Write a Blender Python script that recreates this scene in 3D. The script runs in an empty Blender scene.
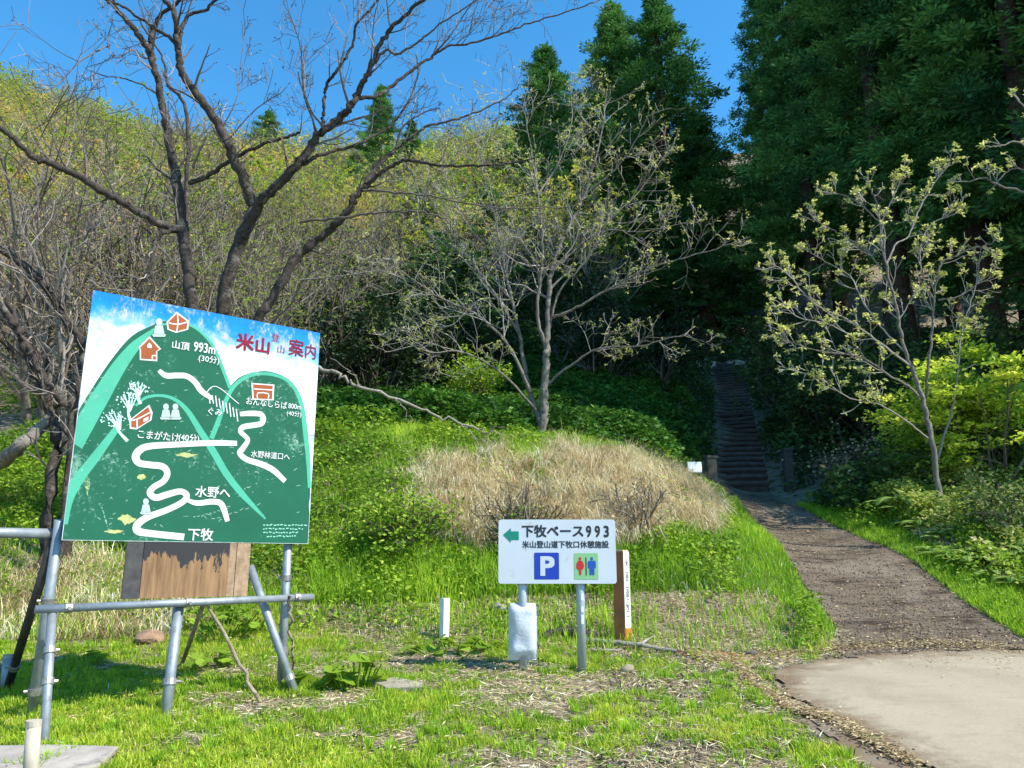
import bpy, math, random
import numpy as np
from mathutils import Vector
R = math.radians
sc = bpy.context.scene
COL = sc.collection

# ------------------------------------------------------------------ camera, sky, sun, exposure
F_PX, PITCH, EYE = 780.0, R(12.9), np.array([0.0, 0.0, 1.5])
CP, SP = math.cos(PITCH), math.sin(PITCH)
cam_d = bpy.data.cameras.new('camera')
cam_d.sensor_width = 36.0
cam_d.lens = F_PX / 1024 * 36.0
cam_d.clip_start, cam_d.clip_end = 0.05, 2000
cam = bpy.data.objects.new('camera', cam_d)
COL.objects.link(cam)
cam.location = EYE
cam.rotation_euler = (math.pi / 2 + PITCH, 0, 0)
sc.camera = cam

SUN_AZ_VEC = Vector((0.63, -0.29, 0.72)).normalized()      # direction towards the sun
world = bpy.data.worlds.new('World')
sc.world = world
world.use_nodes = True
wn = world.node_tree
bg = wn.nodes['Background']
sky = wn.nodes.new('ShaderNodeTexSky')
sky.sky_type = 'NISHITA'
sky.sun_disc = False
sky.sun_elevation = math.asin(SUN_AZ_VEC.z)
sky.sun_rotation = math.atan2(SUN_AZ_VEC.x, SUN_AZ_VEC.y)
sky.altitude = 300
sky.air_density = 1.0
sky.dust_density = 0.0
sky.ozone_density = 6.0
hsv = wn.nodes.new('ShaderNodeHueSaturation')
hsv.inputs['Hue'].default_value = 0.488
hsv.inputs['Saturation'].default_value = 1.2
wn.links.new(sky.outputs[0], hsv.inputs['Color'])
wn.links.new(hsv.outputs[0], bg.inputs[0])
bg.inputs[1].default_value = 0.15
sun_d = bpy.data.lights.new('sun', 'SUN')
sun_d.energy = 4.0
sun_d.angle = R(0.5)
sun_d.color = (1.0, 0.95, 0.86)
sun = bpy.data.objects.new('sun', sun_d)
COL.objects.link(sun)
sun.rotation_euler = SUN_AZ_VEC.to_track_quat('Z', 'Y').to_euler()
sc.view_settings.view_transform = 'Standard'
sc.view_settings.look = 'None'
sc.view_settings.exposure = 1.05
sc.view_settings.gamma = 1.0
sc.view_settings.use_curve_mapping = False
sc.render.engine = 'CYCLES'
sc.cycles.max_bounces = 6
sc.cycles.transmission_bounces = 4
sc.cycles.transparent_max_bounces = 4
sc.cycles.use_adaptive_sampling = True
sc.cycles.adaptive_threshold = 0.012
sc.cycles.use_denoising = True
sc.cycles.denoiser = 'OPENIMAGEDENOISE'
sc.cycles.denoising_input_passes = 'RGB_ALBEDO_NORMAL'
sc.cycles.denoising_prefilter = 'ACCURATE'

# ------------------------------------------------------------------ pixels to places
def at(px, py, Y):
    """the point of the photograph's ray (px, py) that lies Y metres ahead"""
    x = (px - 512) / F_PX; u = (384 - py) / F_PX
    t = Y / (CP - u * SP)
    return np.array([x * t, Y, EYE[2] + (SP + u * CP) * t])

def pix(P):
    P = np.asarray(P, float)
    x, y, z = P[..., 0], P[..., 1], P[..., 2] - EYE[2]
    d = y * CP + z * SP
    u = -y * SP + z * CP
    d = np.where(d < 0.05, 0.05, d)
    return 512 + F_PX * x / d, 384 - F_PX * u / d

# ------------------------------------------------------------------ noise
def hash2(ix, iy, seed):
    h = (ix.astype(np.int64) * 374761393 + iy.astype(np.int64) * 668265263 + seed * 2147483647 + 1013904223)
    h = (h ^ (h >> 13)) * 1274126177
    h = h ^ (h >> 16)
    return (h & 0xFFFF) / 65535.0

def vnoise(x, y, seed=0):
    x = np.asarray(x, float); y = np.asarray(y, float)
    ix, iy = np.floor(x), np.floor(y)
    fx, fy = x - ix, y - iy
    fx = fx * fx * (3 - 2 * fx); fy = fy * fy * (3 - 2 * fy)
    a = hash2(ix, iy, seed); b = hash2(ix + 1, iy, seed)
    c = hash2(ix, iy + 1, seed); d = hash2(ix + 1, iy + 1, seed)
    return (a * (1 - fx) + b * fx) * (1 - fy) + (c * (1 - fx) + d * fx) * fy

def fbm(x, y, seed=0, n=3):
    s = 0; a = 0.5; t = 0
    for k in range(n):
        s = s + a * vnoise(np.asarray(x) * 2 ** k, np.asarray(y) * 2 ** k, seed + k * 17); t += a; a *= 0.55
    return s / t

def inpoly(x, y, poly):
    x = np.asarray(x, float); y = np.asarray(y, float)
    inside = np.zeros(x.shape, bool)
    n = len(poly)
    for i in range(n):
        x0, y0 = poly[i]; x1, y1 = poly[(i + 1) % n]
        if y0 == y1: continue
        c = ((y0 > y) != (y1 > y)) & (x < (x1 - x0) * (y - y0) / (y1 - y0) + x0)
        inside ^= c
    return inside

# ------------------------------------------------------------------ terrain heights (thin plate through surveyed points)
def plane(Y): return -0.025 + 0.085 * Y
CTRL = []
for X in (-9, -6, -3, 0, 3, 6, 9):
    for Y in (-12, -4, 1.5, 4.5, 6.0):
        CTRL.append((X, Y, plane(Y)))
for X in (-5, -2.5, 0, 2, 4, 6):
    CTRL.append((X, 7.3, plane(7.3)))
for X in (2.2, 4, 6): CTRL.append((X, 7.9, plane(7.9)))
for p in [  # (px, py, Y)
    (30, 640, 8.2), (160, 632, 8.3), (300, 625, 8.5), (450, 618, 8.8), (560, 618, 8.8), (680, 625, 8.6),
    (60, 560, 9.8), (200, 555, 9.8), (340, 540, 10.0), (450, 540, 10.0), (560, 535, 10.2), (680, 545, 10.1),
    (20, 452, 13.5), (180, 445, 13.5), (330, 440, 12.6), (450, 446, 12.2), (540, 452, 12.2), (600, 452, 12.2), (650, 468, 12.4),
    (700, 492, 13.0), (740, 530, 12.0), (790, 590, 9.6),
    (930, 640, 8.3), (840, 560, 10.8), (870, 556, 10.8), (800, 525, 13), (765, 528, 13), (745, 496, 16.5),
    (1010, 630, 8.6), (960, 560, 10.6), (1040, 590, 9.4), (905, 520, 12.6), (1000, 490, 13.5), (860, 492, 15.5), (940, 462, 15.5),
    (800, 482, 17.5), (743, 492, 17.6), (727, 368, 31), (727, 366, 33.5),
    (540, 440, 16), (540, 385, 22), (650, 440, 17), (650, 388, 22), (400, 432, 16), (400, 395, 22),
    (820, 430, 21), (900, 400, 22), (1030, 400, 21), (850, 350, 31), (1000, 350, 31),
    (0, 408, 19), (150, 402, 20), (300, 400, 20),
    (0, 310, 34), (200, 310, 34), (420, 320, 33), (600, 340, 32),
    (0, 128, 88), (-120, 90, 84), (150, 176, 90), (300, 204, 95), (400, 200, 95), (530, 172, 86), (-300, 115, 70),
    (680, 180, 80), (850, 150, 80), (1100, 150, 80), (1300, 250, 60)]:
    CTRL.append(tuple(at(*p)))
for X, Y, z in [(-14, 8, 1.4), (-16, 14, 4.2), (12, 9, 1.8), (15, 14, 4.2), (20, 20, 6.5), (-22, 20, 7), (-40, 30, 14), (40, 30, 14), (-80, 20, 12),
                (80, 20, 12), (-40, -20, -1), (40, -20, -1), (-90, 130, 74), (0, 130, 70), (90, 130, 66), (-30, 4, 0.6), (30, 4, 0.5), (-120, 70, 48), (110, 70, 45)]:
    CTRL.append((X, Y, z - (4 if Y > 100 else 0)))
_s0, _s1 = at(743, 491, 17.6), at(727, 367, 31)
for _t in (0.2, 0.4, 0.6, 0.8):
    _p = _s0 * (1 - _t) + _s1 * _t
    CTRL.append(tuple(_p)); CTRL.append((_p[0] - 1.5, _p[1], _p[2] + 0.55)); CTRL.append((_p[0] + 1.5, _p[1], _p[2] + 0.5))
CTRL = np.array(CTRL)
def _phi(r2): return 0.5 * r2 * np.log(r2 + 1e-9)
def _tps_fit(c):
    n = len(c); xy = c[:, :2] / 10
    d2 = ((xy[:, None] - xy[None]) ** 2).sum(-1)
    A = np.zeros((n + 3, n + 3)); A[:n, :n] = _phi(d2) + np.eye(n) * 2e-3
    A[:n, n] = 1; A[:n, n + 1:] = xy; A[n, :n] = 1; A[n + 1:, :n] = xy.T
    b = np.zeros(n + 3); b[:n] = c[:, 2]
    return np.linalg.solve(A, b), xy
_W, _XY = _tps_fit(CTRL)
def _tps(x, y):
    x = np.asarray(x, float).ravel() / 10; y = np.asarray(y, float).ravel() / 10
    out = np.empty(len(x))
    for i in range(0, len(x), 20000):
        a = x[i:i + 20000]; b = y[i:i + 20000]
        d2 = (a[:, None] - _XY[:, 0]) ** 2 + (b[:, None] - _XY[:, 1]) ** 2
        out[i:i + 20000] = _phi(d2) @ _W[:-3] + _W[-3] + _W[-2] * a + _W[-1] * b
    return out
def _bump(x, y):
    s = np.clip((np.asarray(y) - 8.0) / 3, 0, 1)
    return (fbm(np.asarray(x) * 0.9, np.asarray(y) * 0.9, 3) - 0.5) * (0.03 + 0.30 * s) + (fbm(np.asarray(x) * 3.1, np.asarray(y) * 3.1, 9, 2) - 0.5) * (0.015 + 0.05 * s)
STAIR = [tuple(at(743, 491, 17.6)), tuple(at(727, 367, 31))]
PATHC = np.array([at(1005, 657, 7.75)[:2], at(935, 640, 8.3)[:2], at(880, 590, 9.5)[:2], at(845, 560, 10.8)[:2], at(790, 526, 13)[:2], at(755, 503, 15.5)[:2], at(744, 492, 17.6)[:2], at(735, 430, 24)[:2], at(727, 367, 31)[:2], at(727, 366, 34)[:2]])
PATHC[0] = (4.05, 7.7)
def path_dist(x, y):
    x = np.asarray(x, float); y = np.asarray(y, float)
    best = np.full(x.shape, 1e9)
    for (a, b) in zip(PATHC[:-1], PATHC[1:]):
        ab = b - a; t = np.clip(((x - a[0]) * ab[0] + (y - a[1]) * ab[1]) / (ab @ ab), 0, 1)
        best = np.minimum(best, np.hypot(x - a[0] - t * ab[0], y - a[1] - t * ab[1]))
    return best
_rng0 = np.random.default_rng(1)
# regular height grid cached for speed near the camera
_gx = np.linspace(-45, 45, 721); _gy = np.linspace(-6, 60, 529)
_GX, _GY = np.meshgrid(_gx, _gy)
_k = np.clip((path_dist(_GX, _GY) - 0.7) / 0.8, 0, 1)
_padk = np.clip((np.hypot(np.maximum(np.abs(_GX - 5.6) - 3.4, 0), np.maximum(np.abs(_GY - 3.5) - 4.4, 0))) / 0.6, 0, 1)
_GZ = _tps(_GX, _GY).reshape(_GX.shape) + _bump(_GX, _GY) * _k * _padk
def ground(x, y):
    x = np.atleast_1d(np.asarray(x, float)); y = np.atleast_1d(np.asarray(y, float))
    fx = (x - _gx[0]) / (_gx[1] - _gx[0]); fy = (y - _gy[0]) / (_gy[1] - _gy[0])
    ins = (fx >= 0) & (fx < len(_gx) - 1) & (fy >= 0) & (fy < len(_gy) - 1)
    ix = np.clip(np.floor(fx).astype(int), 0, len(_gx) - 2); iy = np.clip(np.floor(fy).astype(int), 0, len(_gy) - 2)
    tx = np.clip(fx - ix, 0, 1); ty = np.clip(fy - iy, 0, 1)
    z = (_GZ[iy, ix] * (1 - tx) + _GZ[iy, ix + 1] * tx) * (1 - ty) + (_GZ[iy + 1, ix] * (1 - tx) + _GZ[iy + 1, ix + 1] * tx) * ty
    if (~ins).any():
        z = z.copy(); z[~ins] = _tps(x[~ins], y[~ins])
    return z
def gz(x, y): return float(ground(x, y)[0])
def hit(px, py, y0=3.0, y1=60):
    """where the ray of (px, py) meets the ground"""
    Ys = np.linspace(y0, y1, 2400)
    P = np.array([at(px, py, Y) for Y in Ys])
    d = P[:, 2] - ground(P[:, 0], P[:, 1])
    k = np.argmax(d < 0)
    if d[k] >= 0: k = len(Ys) - 1
    p = P[k].copy(); p[2] = gz(p[0], p[1])
    return p

# ------------------------------------------------------------------ mesh helpers
def finish(name, V, polys, mats, parent=None, mi=None, rnd=None, smooth=False, kind=None, hue=None):
    """V (n,3); polys list of (m,k) index arrays; ONE mesh object"""
    V = np.asarray(V, np.float32)
    me = bpy.data.meshes.new(name)
    me.vertices.add(len(V)); me.vertices.foreach_set('co', V.ravel())
    polys = [np.asarray(p, np.int32) for p in polys if len(p)]
    tot = sum(len(p) for p in polys); nl = sum(p.size for p in polys)
    me.loops.add(nl); me.polygons.add(tot)
    me.loops.foreach_set('vertex_index', np.concatenate([p.ravel() for p in polys]))
    cnt = np.concatenate([np.full(len(p), p.shape[1], np.int32) for p in polys])
    st = np.concatenate([[0], np.cumsum(cnt)[:-1]]).astype(np.int32)
    me.polygons.foreach_set('loop_start', st)
    me.polygons.foreach_set('loop_total', cnt)
    if mi is not None: me.polygons.foreach_set('material_index', np.asarray(mi, np.int32))
    me.polygons.foreach_set('use_smooth', np.full(tot, bool(smooth)))
    if rnd is not None:
        at_ = me.attributes.new('rnd', 'FLOAT', 'POINT'); at_.data.foreach_set('value', np.asarray(rnd, np.float32))
    if hue is not None:
        at_ = me.attributes.new('hue', 'FLOAT', 'POINT'); at_.data.foreach_set('value', np.asarray(hue, np.float32))
    me.update(calc_edges=True); me.validate()
    for m in (mats if isinstance(mats, (list, tuple)) else [mats]): me.materials.append(m)
    o = bpy.data.objects.new(name, me); COL.objects.link(o)
    if parent: o.parent = parent
    if kind: o['kind'] = kind
    return o

def tag(o, label, cat, group=None):
    o['label'] = label; o['category'] = cat
    if group: o['group'] = group
    return o

def thing(name, label, cat, loc=(0, 0, 0), rz=0.0, group=None):
    o = bpy.data.objects.new(name, None); COL.objects.link(o)
    o.empty_display_size = 0.1
    o.location = [float(v) for v in loc]; o.rotation_euler = (0, 0, rz)
    return tag(o, label, cat, group)

def dup(root, loc, rz, label=None, scale=None, group=None):
    r = root.copy(); COL.objects.link(r)
    r.location = [float(v) for v in loc]; r.rotation_euler = (0, 0, rz)
    if scale is not None: r.scale = scale if hasattr(scale, '__len__') else (scale,) * 3
    if label: r['label'] = label
    if group: r['group'] = group
    for ch in list(root.children):
        c = ch.copy(); COL.objects.link(c); c.parent = r
        for g in list(ch.children):
            d = g.copy(); COL.objects.link(d); d.parent = c
    return r

class MB:
    """collects simple solids for one mesh"""
    def __init__(s): s.V = []; s.P = {}; s.n = 0; s.M = {}
    def add(s, V, faces, m=0):
        V = np.asarray(V, float)
        for f in faces:
            f = tuple(int(i) + s.n for i in f)
            s.P.setdefault(len(f), []).append(f); s.M.setdefault(len(f), []).append(m)
        s.V.append(V); s.n += len(V)
        return s
    def box(s, c, size, rz=0, m=0, bev=0.0):
        import bmesh
        bm = bmesh.new(); bmesh.ops.create_cube(bm, size=1)
        for v in bm.verts: v.co = Vector((v.co.x * size[0], v.co.y * size[1], v.co.z * size[2]))
        if bev: bmesh.ops.bevel(bm, geom=list(bm.edges), offset=bev, segments=2, affect='EDGES', profile=0.5)
        bm.verts.ensure_lookup_table(); bm.verts.index_update()
        V = np.array([v.co for v in bm.verts]); F = [[v.index for v in f.verts] for f in bm.faces]; bm.free()
        if rz:
            c_, s_ = math.cos(rz), math.sin(rz)
            V = np.stack([V[:, 0] * c_ - V[:, 1] * s_, V[:, 0] * s_ + V[:, 1] * c_, V[:, 2]], 1)
        return s.add(V + np.asarray(c, float), F, m)
    def tube(s, pts, rad, sides=12, m=0, cap=True):
        V, F = tube(pts, rad, sides)
        n = len(V)
        fs = [tuple(f) for f in F]
        if cap:
            fs.append(tuple(range(sides))[::-1]); fs.append(tuple(range(n - sides, n)))
        return s.add(V, fs, m)
    def poly(s, pts, m=0):
        return s.add(pts, [tuple(range(len(pts)))], m)
    def build(s, name, mats, parent=None, smooth=False):
        ks = sorted(s.P)
        return finish(name, np.concatenate(s.V), [np.array(s.P[k]) for k in ks], mats, parent,
                      mi=np.concatenate([s.M[k] for k in ks]), smooth=smooth)

def tube(pts, rad, sides=6):
    P = np.asarray(pts, float); n = len(P)
    r = np.broadcast_to(np.asarray(rad, float), (n,))
    T = np.gradient(P, axis=0); T /= np.linalg.norm(T, axis=1)[:, None] + 1e-12
    ref = np.array([0.0, 0, 1.0]) if abs(T[:, 2]).mean() < 0.9 else np.array([1.0, 0, 0])
    A = np.cross(T, ref); A /= np.linalg.norm(A, axis=1)[:, None] + 1e-12
    B = np.cross(T, A)
    a = np.linspace(0, 2 * np.pi, sides, endpoint=False)
    V = P[:, None] + r[:, None, None] * (A[:, None] * np.cos(a)[None, :, None] + B[:, None] * np.sin(a)[None, :, None])
    V = V.reshape(-1, 3)
    i = np.arange(n - 1)[:, None] * sides; j = np.arange(sides)[None]; k = (j + 1) % sides
    F = np.stack([i + j, i + k, i + sides + k, i + sides + j], -1).reshape(-1, 4)
    return V, F

def smooth_line(pts, step=None, n=None, jitter=0.0, rng=None):
    """Catmull-Rom through the points"""
    P = np.asarray(pts, float)
    if len(P) == 2:
        k = n or 5; t = np.linspace(0, 1, k)[:, None]
        Q = P[0] * (1 - t) + P[1] * t
    else:
        E = np.vstack([2 * P[0] - P[1], P, 2 * P[-1] - P[-2]]); out = []
        k = n or 5
        for i in range(1, len(E) - 2):
            t = np.linspace(0, 1, k, endpoint=False)[:, None]
            p0, p1, p2, p3 = E[i - 1], E[i], E[i + 1], E[i + 2]
            out.append(0.5 * ((2 * p1) + (-p0 + p2) * t + (2 * p0 - 5 * p1 + 4 * p2 - p3) * t ** 2 + (-p0 + 3 * p1 - 3 * p2 + p3) * t ** 3))
        Q = np.vstack(out + [P[-1:]])
    if jitter and rng is not None: Q[1:-1] += rng.normal(0, jitter, Q[1:-1].shape)
    return Q

class Bulk:
    """collects big arrays: tubes, leaves, blades"""
    def __init__(s): s.V = []; s.Q = []; s.T = []; s.r = []; s.n = 0
    def put(s, V, Q=None, T=None, rnd=0.5):
        if Q is not None and len(Q): s.Q.append(np.asarray(Q) + s.n)
        if T is not None and len(T): s.T.append(np.asarray(T) + s.n)
        s.V.append(V); s.r.append(np.broadcast_to(np.asarray(rnd, float), (len(V),))); s.n += len(V)
    def tube(s, pts, rad, sides=5, rnd=0.5):
        V, F = tube(pts, rad, sides); s.put(V, Q=F, rnd=rnd)
    def leaves(s, C, D, N, L, W, rnd=0.5, fold=0.0):
        """diamond leaves: base C, direction D, normal N"""
        n = len(C)
        if n == 0: return
        D = D / (np.linalg.norm(D, axis=1)[:, None] + 1e-9)
        S = np.cross(D, N); S /= np.linalg.norm(S, axis=1)[:, None] + 1e-9
        N2 = np.cross(S, D)
        L = np.broadcast_to(np.asarray(L, float), (n,))[:, None]; W = np.broadcast_to(np.asarray(W, float), (n,))[:, None]
        mid = C + D * L * 0.45
        V = np.stack([C, mid + S * W * 0.5 + N2 * W * fold, C + D * L, mid - S * W * 0.5 + N2 * W * fold], 1).reshape(-1, 3)
        i = np.arange(n)[:, None] * 4
        r = np.repeat(np.broadcast_to(np.asarray(rnd, float), (n,)), 4)
        if fold: s.put(V, T=np.concatenate([i + [0, 1, 2], i + [0, 2, 3]]), rnd=r)
        else: s.put(V, Q=i + [0, 1, 2, 3], rnd=r)
    def blades(s, C, H, W, lean, az, rnd=0.5, up=None):
        """grass blades: two segments and a tip, leaning towards az"""
        n = len(C)
        if n == 0: return
        H = np.broadcast_to(np.asarray(H, float), (n,)); W = np.broadcast_to(np.asarray(W, float), (n,)); lean = np.broadcast_to(np.asarray(lean, float), (n,))
        fa = az + np.random.default_rng(n).uniform(0.6, 2.5, n)
        d = np.stack([np.cos(az), np.sin(az), np.zeros(n)], 1); w = np.stack([np.cos(fa), np.sin(fa), np.zeros(n)], 1)
        z = np.array([0, 0, 1.0])
        l1 = (lean * 0.35)[:, None]; l2 = lean[:, None]
        m = C + H[:, None] * 0.55 * (z * np.cos(l1) + d * np.sin(l1))
        t = m + H[:, None] * 0.45 * (z * np.cos(l2) + d * np.sin(l2))
        w = w * W[:, None] * 0.5
        V = np.stack([C - w, C + w, m + w * 0.8, m - w * 0.8, t], 1).reshape(-1, 3)
        i = np.arange(n)[:, None] * 5
        r = np.repeat(np.broadcast_to(np.asarray(rnd, float), (n,)), 5)
        s.put(V, Q=i + [0, 1, 2, 3], T=i + [3, 2, 4], rnd=r)
    def build(s, name, mat, parent=None, smooth=False, kind=None):
        P = []
        if s.Q: P.append(np.concatenate(s.Q))
        if s.T: P.append(np.concatenate(s.T))
        return finish(name, np.concatenate(s.V), P, mat, parent, rnd=np.concatenate(s.r), smooth=smooth, kind=kind)

# ------------------------------------------------------------------ materials
def nt(name):
    m = bpy.data.materials.new(name); m.use_nodes = True
    t = m.node_tree; return m, t, t.nodes['Principled BSDF'], t.nodes['Material Output']
def ramp(t, stops, inp):
    r = t.nodes.new('ShaderNodeValToRGB'); e = r.color_ramp.elements
    e[0].position, e[0].color = stops[0][0], (*stops[0][1], 1)
    e[-1].position, e[-1].color = stops[-1][0], (*stops[-1][1], 1)
    for p, c in stops[1:-1]: e.new(p).color = (*c, 1)
    t.links.new(inp, r.inputs[0]); return r.outputs[0]
def noise(t, scale, detail=4, rough=0.6, vec=None, dist=0.0):
    n = t.nodes.new('ShaderNodeTexNoise'); n.inputs['Scale'].default_value = scale; n.inputs['Detail'].default_value = detail
    n.inputs['Roughness'].default_value = rough; n.inputs['Distortion'].default_value = dist
    if vec is None:
        tc = t.nodes.new('ShaderNodeTexCoord'); vec = tc.outputs['Object']
    t.links.new(vec, n.inputs['Vector']); return n.outputs['Fac']
def mixc(t, fac, a, b, mode='MIX'):
    m = t.nodes.new('ShaderNodeMix'); m.data_type = 'RGBA'; m.blend_type = mode
    for s, v in ((m.inputs[0], fac), (m.inputs[6], a), (m.inputs[7], b)):
        if isinstance(v, (tuple, list)): s.default_value = (*v, 1)
        elif isinstance(v, (int, float)): s.default_value = v
        else: t.links.new(v, s)
    return m.outputs[2]
def thresh(t, val, lo, hi):
    m = t.nodes.new('ShaderNodeMapRange'); m.inputs[1].default_value = lo; m.inputs[2].default_value = hi
    t.links.new(val, m.inputs[0]); return m.outputs[0]
def bump(t, b, h, strength=0.4, dist=0.02):
    n = t.nodes.new('ShaderNodeBump'); n.inputs['Strength'].default_value = strength; n.inputs['Distance'].default_value = dist
    t.links.new(h, n.inputs['Height']); t.links.new(n.outputs[0], b.inputs['Normal'])
def leafmat(name, stops, trans=0.4, rough=0.55, per_object=0.0, spec=0.25, gain=1.0):
    stops = [(p, tuple(min(0.85, x * gain) for x in c)) for p, c in stops]
    m, t, b, out = nt(name)
    a = t.nodes.new('ShaderNodeAttribute'); a.attribute_name = 'rnd'
    f = a.outputs['Fac']
    if per_object:
        oi = t.nodes.new('ShaderNodeObjectInfo')
        mm = t.nodes.new('ShaderNodeMath'); mm.operation = 'MULTIPLY_ADD'; mm.inputs[1].default_value = per_object
        t.links.new(oi.outputs['Random'], mm.inputs[0])
        m2 = t.nodes.new('ShaderNodeMath'); m2.operation = 'MULTIPLY'; m2.inputs[1].default_value = 1 - per_object
        t.links.new(f, m2.inputs[0]); t.links.new(m2.outputs[0], mm.inputs[2]); f = mm.outputs[0]
    c = ramp(t, stops, f)
    t.links.new(c, b.inputs['Base Color']); b.inputs['Roughness'].default_value = rough
    b.inputs['Specular IOR Level'].default_value = spec
    if trans:
        tr = t.nodes.new('ShaderNodeBsdfTranslucent'); t.links.new(c, tr.inputs[0])
        mx = t.nodes.new('ShaderNodeMixShader'); mx.inputs[0].default_value = trans
        t.links.new(b.outputs[0], mx.inputs[1]); t.links.new(tr.outputs[0], mx.inputs[2]); t.links.new(mx.outputs[0], out.inputs[0])
    return m
def plain(name, col, rough=0.6, metal=0.0, var=0.15, scale=8, bmp=0.0, bscale=60, dirt=None):
    m, t, b, out = nt(name)
    n = noise(t, scale)
    lo = tuple(c * (1 - var) for c in col); hi = tuple(min(1, c * (1 + var)) for c in col)
    c = ramp(t, [(0.3, lo), (0.7, hi)], n)
    if dirt:
        c = mixc(t, thresh(t, noise(t, dirt[1], 6, 0.7), dirt[2], dirt[2] + 0.12), c, dirt[0])
    t.links.new(c, b.inputs['Base Color'])
    b.inputs['Roughness'].default_value = rough; b.inputs['Metallic'].default_value = metal
    if bmp: bump(t, b, noise(t, bscale), bmp, 0.01)
    return m
def barkmat(name, dark, light, scale=9, moss=None):
    m, t, b, out = nt(name)
    tc = t.nodes.new('ShaderNodeTexCoord')
    n1 = noise(t, scale, 6, 0.7, tc.outputs['Object'], 0.5); n2 = noise(t, scale * 0.25, 3, 0.6, tc.outputs['Object'])
    c = ramp(t, [(0.35, dark), (0.62, light)], n1)
    c = mixc(t, thresh(t, n2, 0.45, 0.6), c, tuple(0.55 * x + 0.45 * y for x, y in zip(dark, light)))
    if moss: c = mixc(t, thresh(t, noise(t, scale * 0.4, 5, 0.7, tc.outputs['Object']), 0.58, 0.66), c, moss)
    t.links.new(c, b.inputs['Base Color']); b.inputs['Roughness'].default_value = 0.9
    b.inputs['Specular IOR Level'].default_value = 0.2
    bump(t, b, n1, 0.8, 0.03)
    return m
M = {}
M['grass'] = leafmat('grass_blade', [(0.0, (0.060, 0.115, 0.008)), (0.4, (0.14, 0.215, 0.012)), (0.75, (0.235, 0.285, 0.02)), (1.0, (0.36, 0.35, 0.06))], 0.45, gain=2.1)
M['tallgrass'] = leafmat('tall_grass_blade', [(0.0, (0.045, 0.10, 0.008)), (0.45, (0.12, 0.205, 0.012)), (0.8, (0.20, 0.285, 0.02)), (1.0, (0.33, 0.35, 0.05))], 0.45, gain=2.3)
M['straw'] = leafmat('dead_straw', [(0.0, (0.15, 0.105, 0.055)), (0.4, (0.35, 0.27, 0.15)), (0.8, (0.51, 0.42, 0.26)), (1.0, (0.62, 0.55, 0.39))], 0.25, gain=1.85)
M['weed'] = leafmat('weed_leaf', [(0.0, (0.03, 0.072, 0.008)), (0.45, (0.095, 0.165, 0.012)), (0.8, (0.17, 0.245, 0.018)), (1.0, (0.29, 0.33, 0.05))], 0.4, gain=1.95)
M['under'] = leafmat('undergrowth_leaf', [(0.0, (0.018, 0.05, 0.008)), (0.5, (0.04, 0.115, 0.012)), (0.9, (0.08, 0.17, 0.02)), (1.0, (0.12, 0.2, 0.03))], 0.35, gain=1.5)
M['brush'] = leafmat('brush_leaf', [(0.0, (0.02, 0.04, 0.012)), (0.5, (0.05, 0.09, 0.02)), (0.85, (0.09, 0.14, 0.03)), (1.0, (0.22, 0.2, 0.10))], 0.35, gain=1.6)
M['bankmix'] = leafmat('bank_leaf', [(0.0, (0.05, 0.08, 0.02)), (0.4, (0.14, 0.19, 0.03)), (0.75, (0.26, 0.29, 0.06)), (1.0, (0.40, 0.33, 0.17))], 0.4, gain=1.8)
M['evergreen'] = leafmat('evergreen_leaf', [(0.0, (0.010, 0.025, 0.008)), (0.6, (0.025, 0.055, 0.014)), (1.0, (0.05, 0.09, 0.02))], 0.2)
M['palebark'] = barkmat('pale_dead_wood', (0.17, 0.14, 0.11), (0.40, 0.36, 0.30), 14)
M['fern'] = leafmat('fern_frond', [(0.0, (0.05, 0.11, 0.02)), (0.6, (0.13, 0.20, 0.04)), (1.0, (0.24, 0.30, 0.08))], 0.4, gain=1.9)
M['maple'] = leafmat('young_maple_leaf', [(0.0, (0.09, 0.14, 0.015)), (0.5, (0.19, 0.25, 0.02)), (1.0, (0.34, 0.36, 0.05))], 0.5, gain=2.6)
M['bud'] = leafmat('young_leaf', [(0.0, (0.12, 0.14, 0.035)), (0.5, (0.24, 0.26, 0.07)), (1.0, (0.38, 0.37, 0.14))], 0.45, gain=2.2)
M['cedar'] = leafmat('cedar_needles', [(0.0, (0.008, 0.028, 0.010)), (0.45, (0.020, 0.055, 0.014)), (0.85, (0.042, 0.09, 0.02)), (1.0, (0.075, 0.12, 0.035))], 0.2, per_object=0.25, rough=0.7, spec=0.15, gain=3.6)
M['hill'] = leafmat('hillside_leaf', [(0.0, (0.07, 0.09, 0.015)), (0.25, (0.11, 0.17, 0.015)), (0.5, (0.19, 0.20, 0.025)), (0.72, (0.25, 0.23, 0.045)), (0.88, (0.30, 0.20, 0.05)), (1.0, (0.24, 0.16, 0.06))], 0.45, per_object=0.72, gain=2.7)
M['bur'] = leafmat('butterbur_leaf', [(0.0, (0.10, 0.20, 0.015)), (1.0, (0.24, 0.36, 0.03))], 0.45, gain=1.3)
M['bark'] = barkmat('dark_bark', (0.014, 0.011, 0.009), (0.105, 0.085, 0.07), 16, moss=(0.15, 0.14, 0.115))
M['greybark'] = barkmat('grey_bark', (0.075, 0.06, 0.046), (0.27, 0.245, 0.205), 14)
M['twig'] = leafmat('twig_bark', [(0.0, (0.055, 0.04, 0.03)), (0.5, (0.135, 0.105, 0.08)), (1.0, (0.29, 0.255, 0.21))], 0.0, rough=0.9)
M['dtwig'] = leafmat('dark_twig_bark', [(0.0, (0.04, 0.03, 0.024)), (0.5, (0.13, 0.105, 0.088)), (1.0, (0.36, 0.32, 0.28))], 0.0, rough=0.9)
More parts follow.
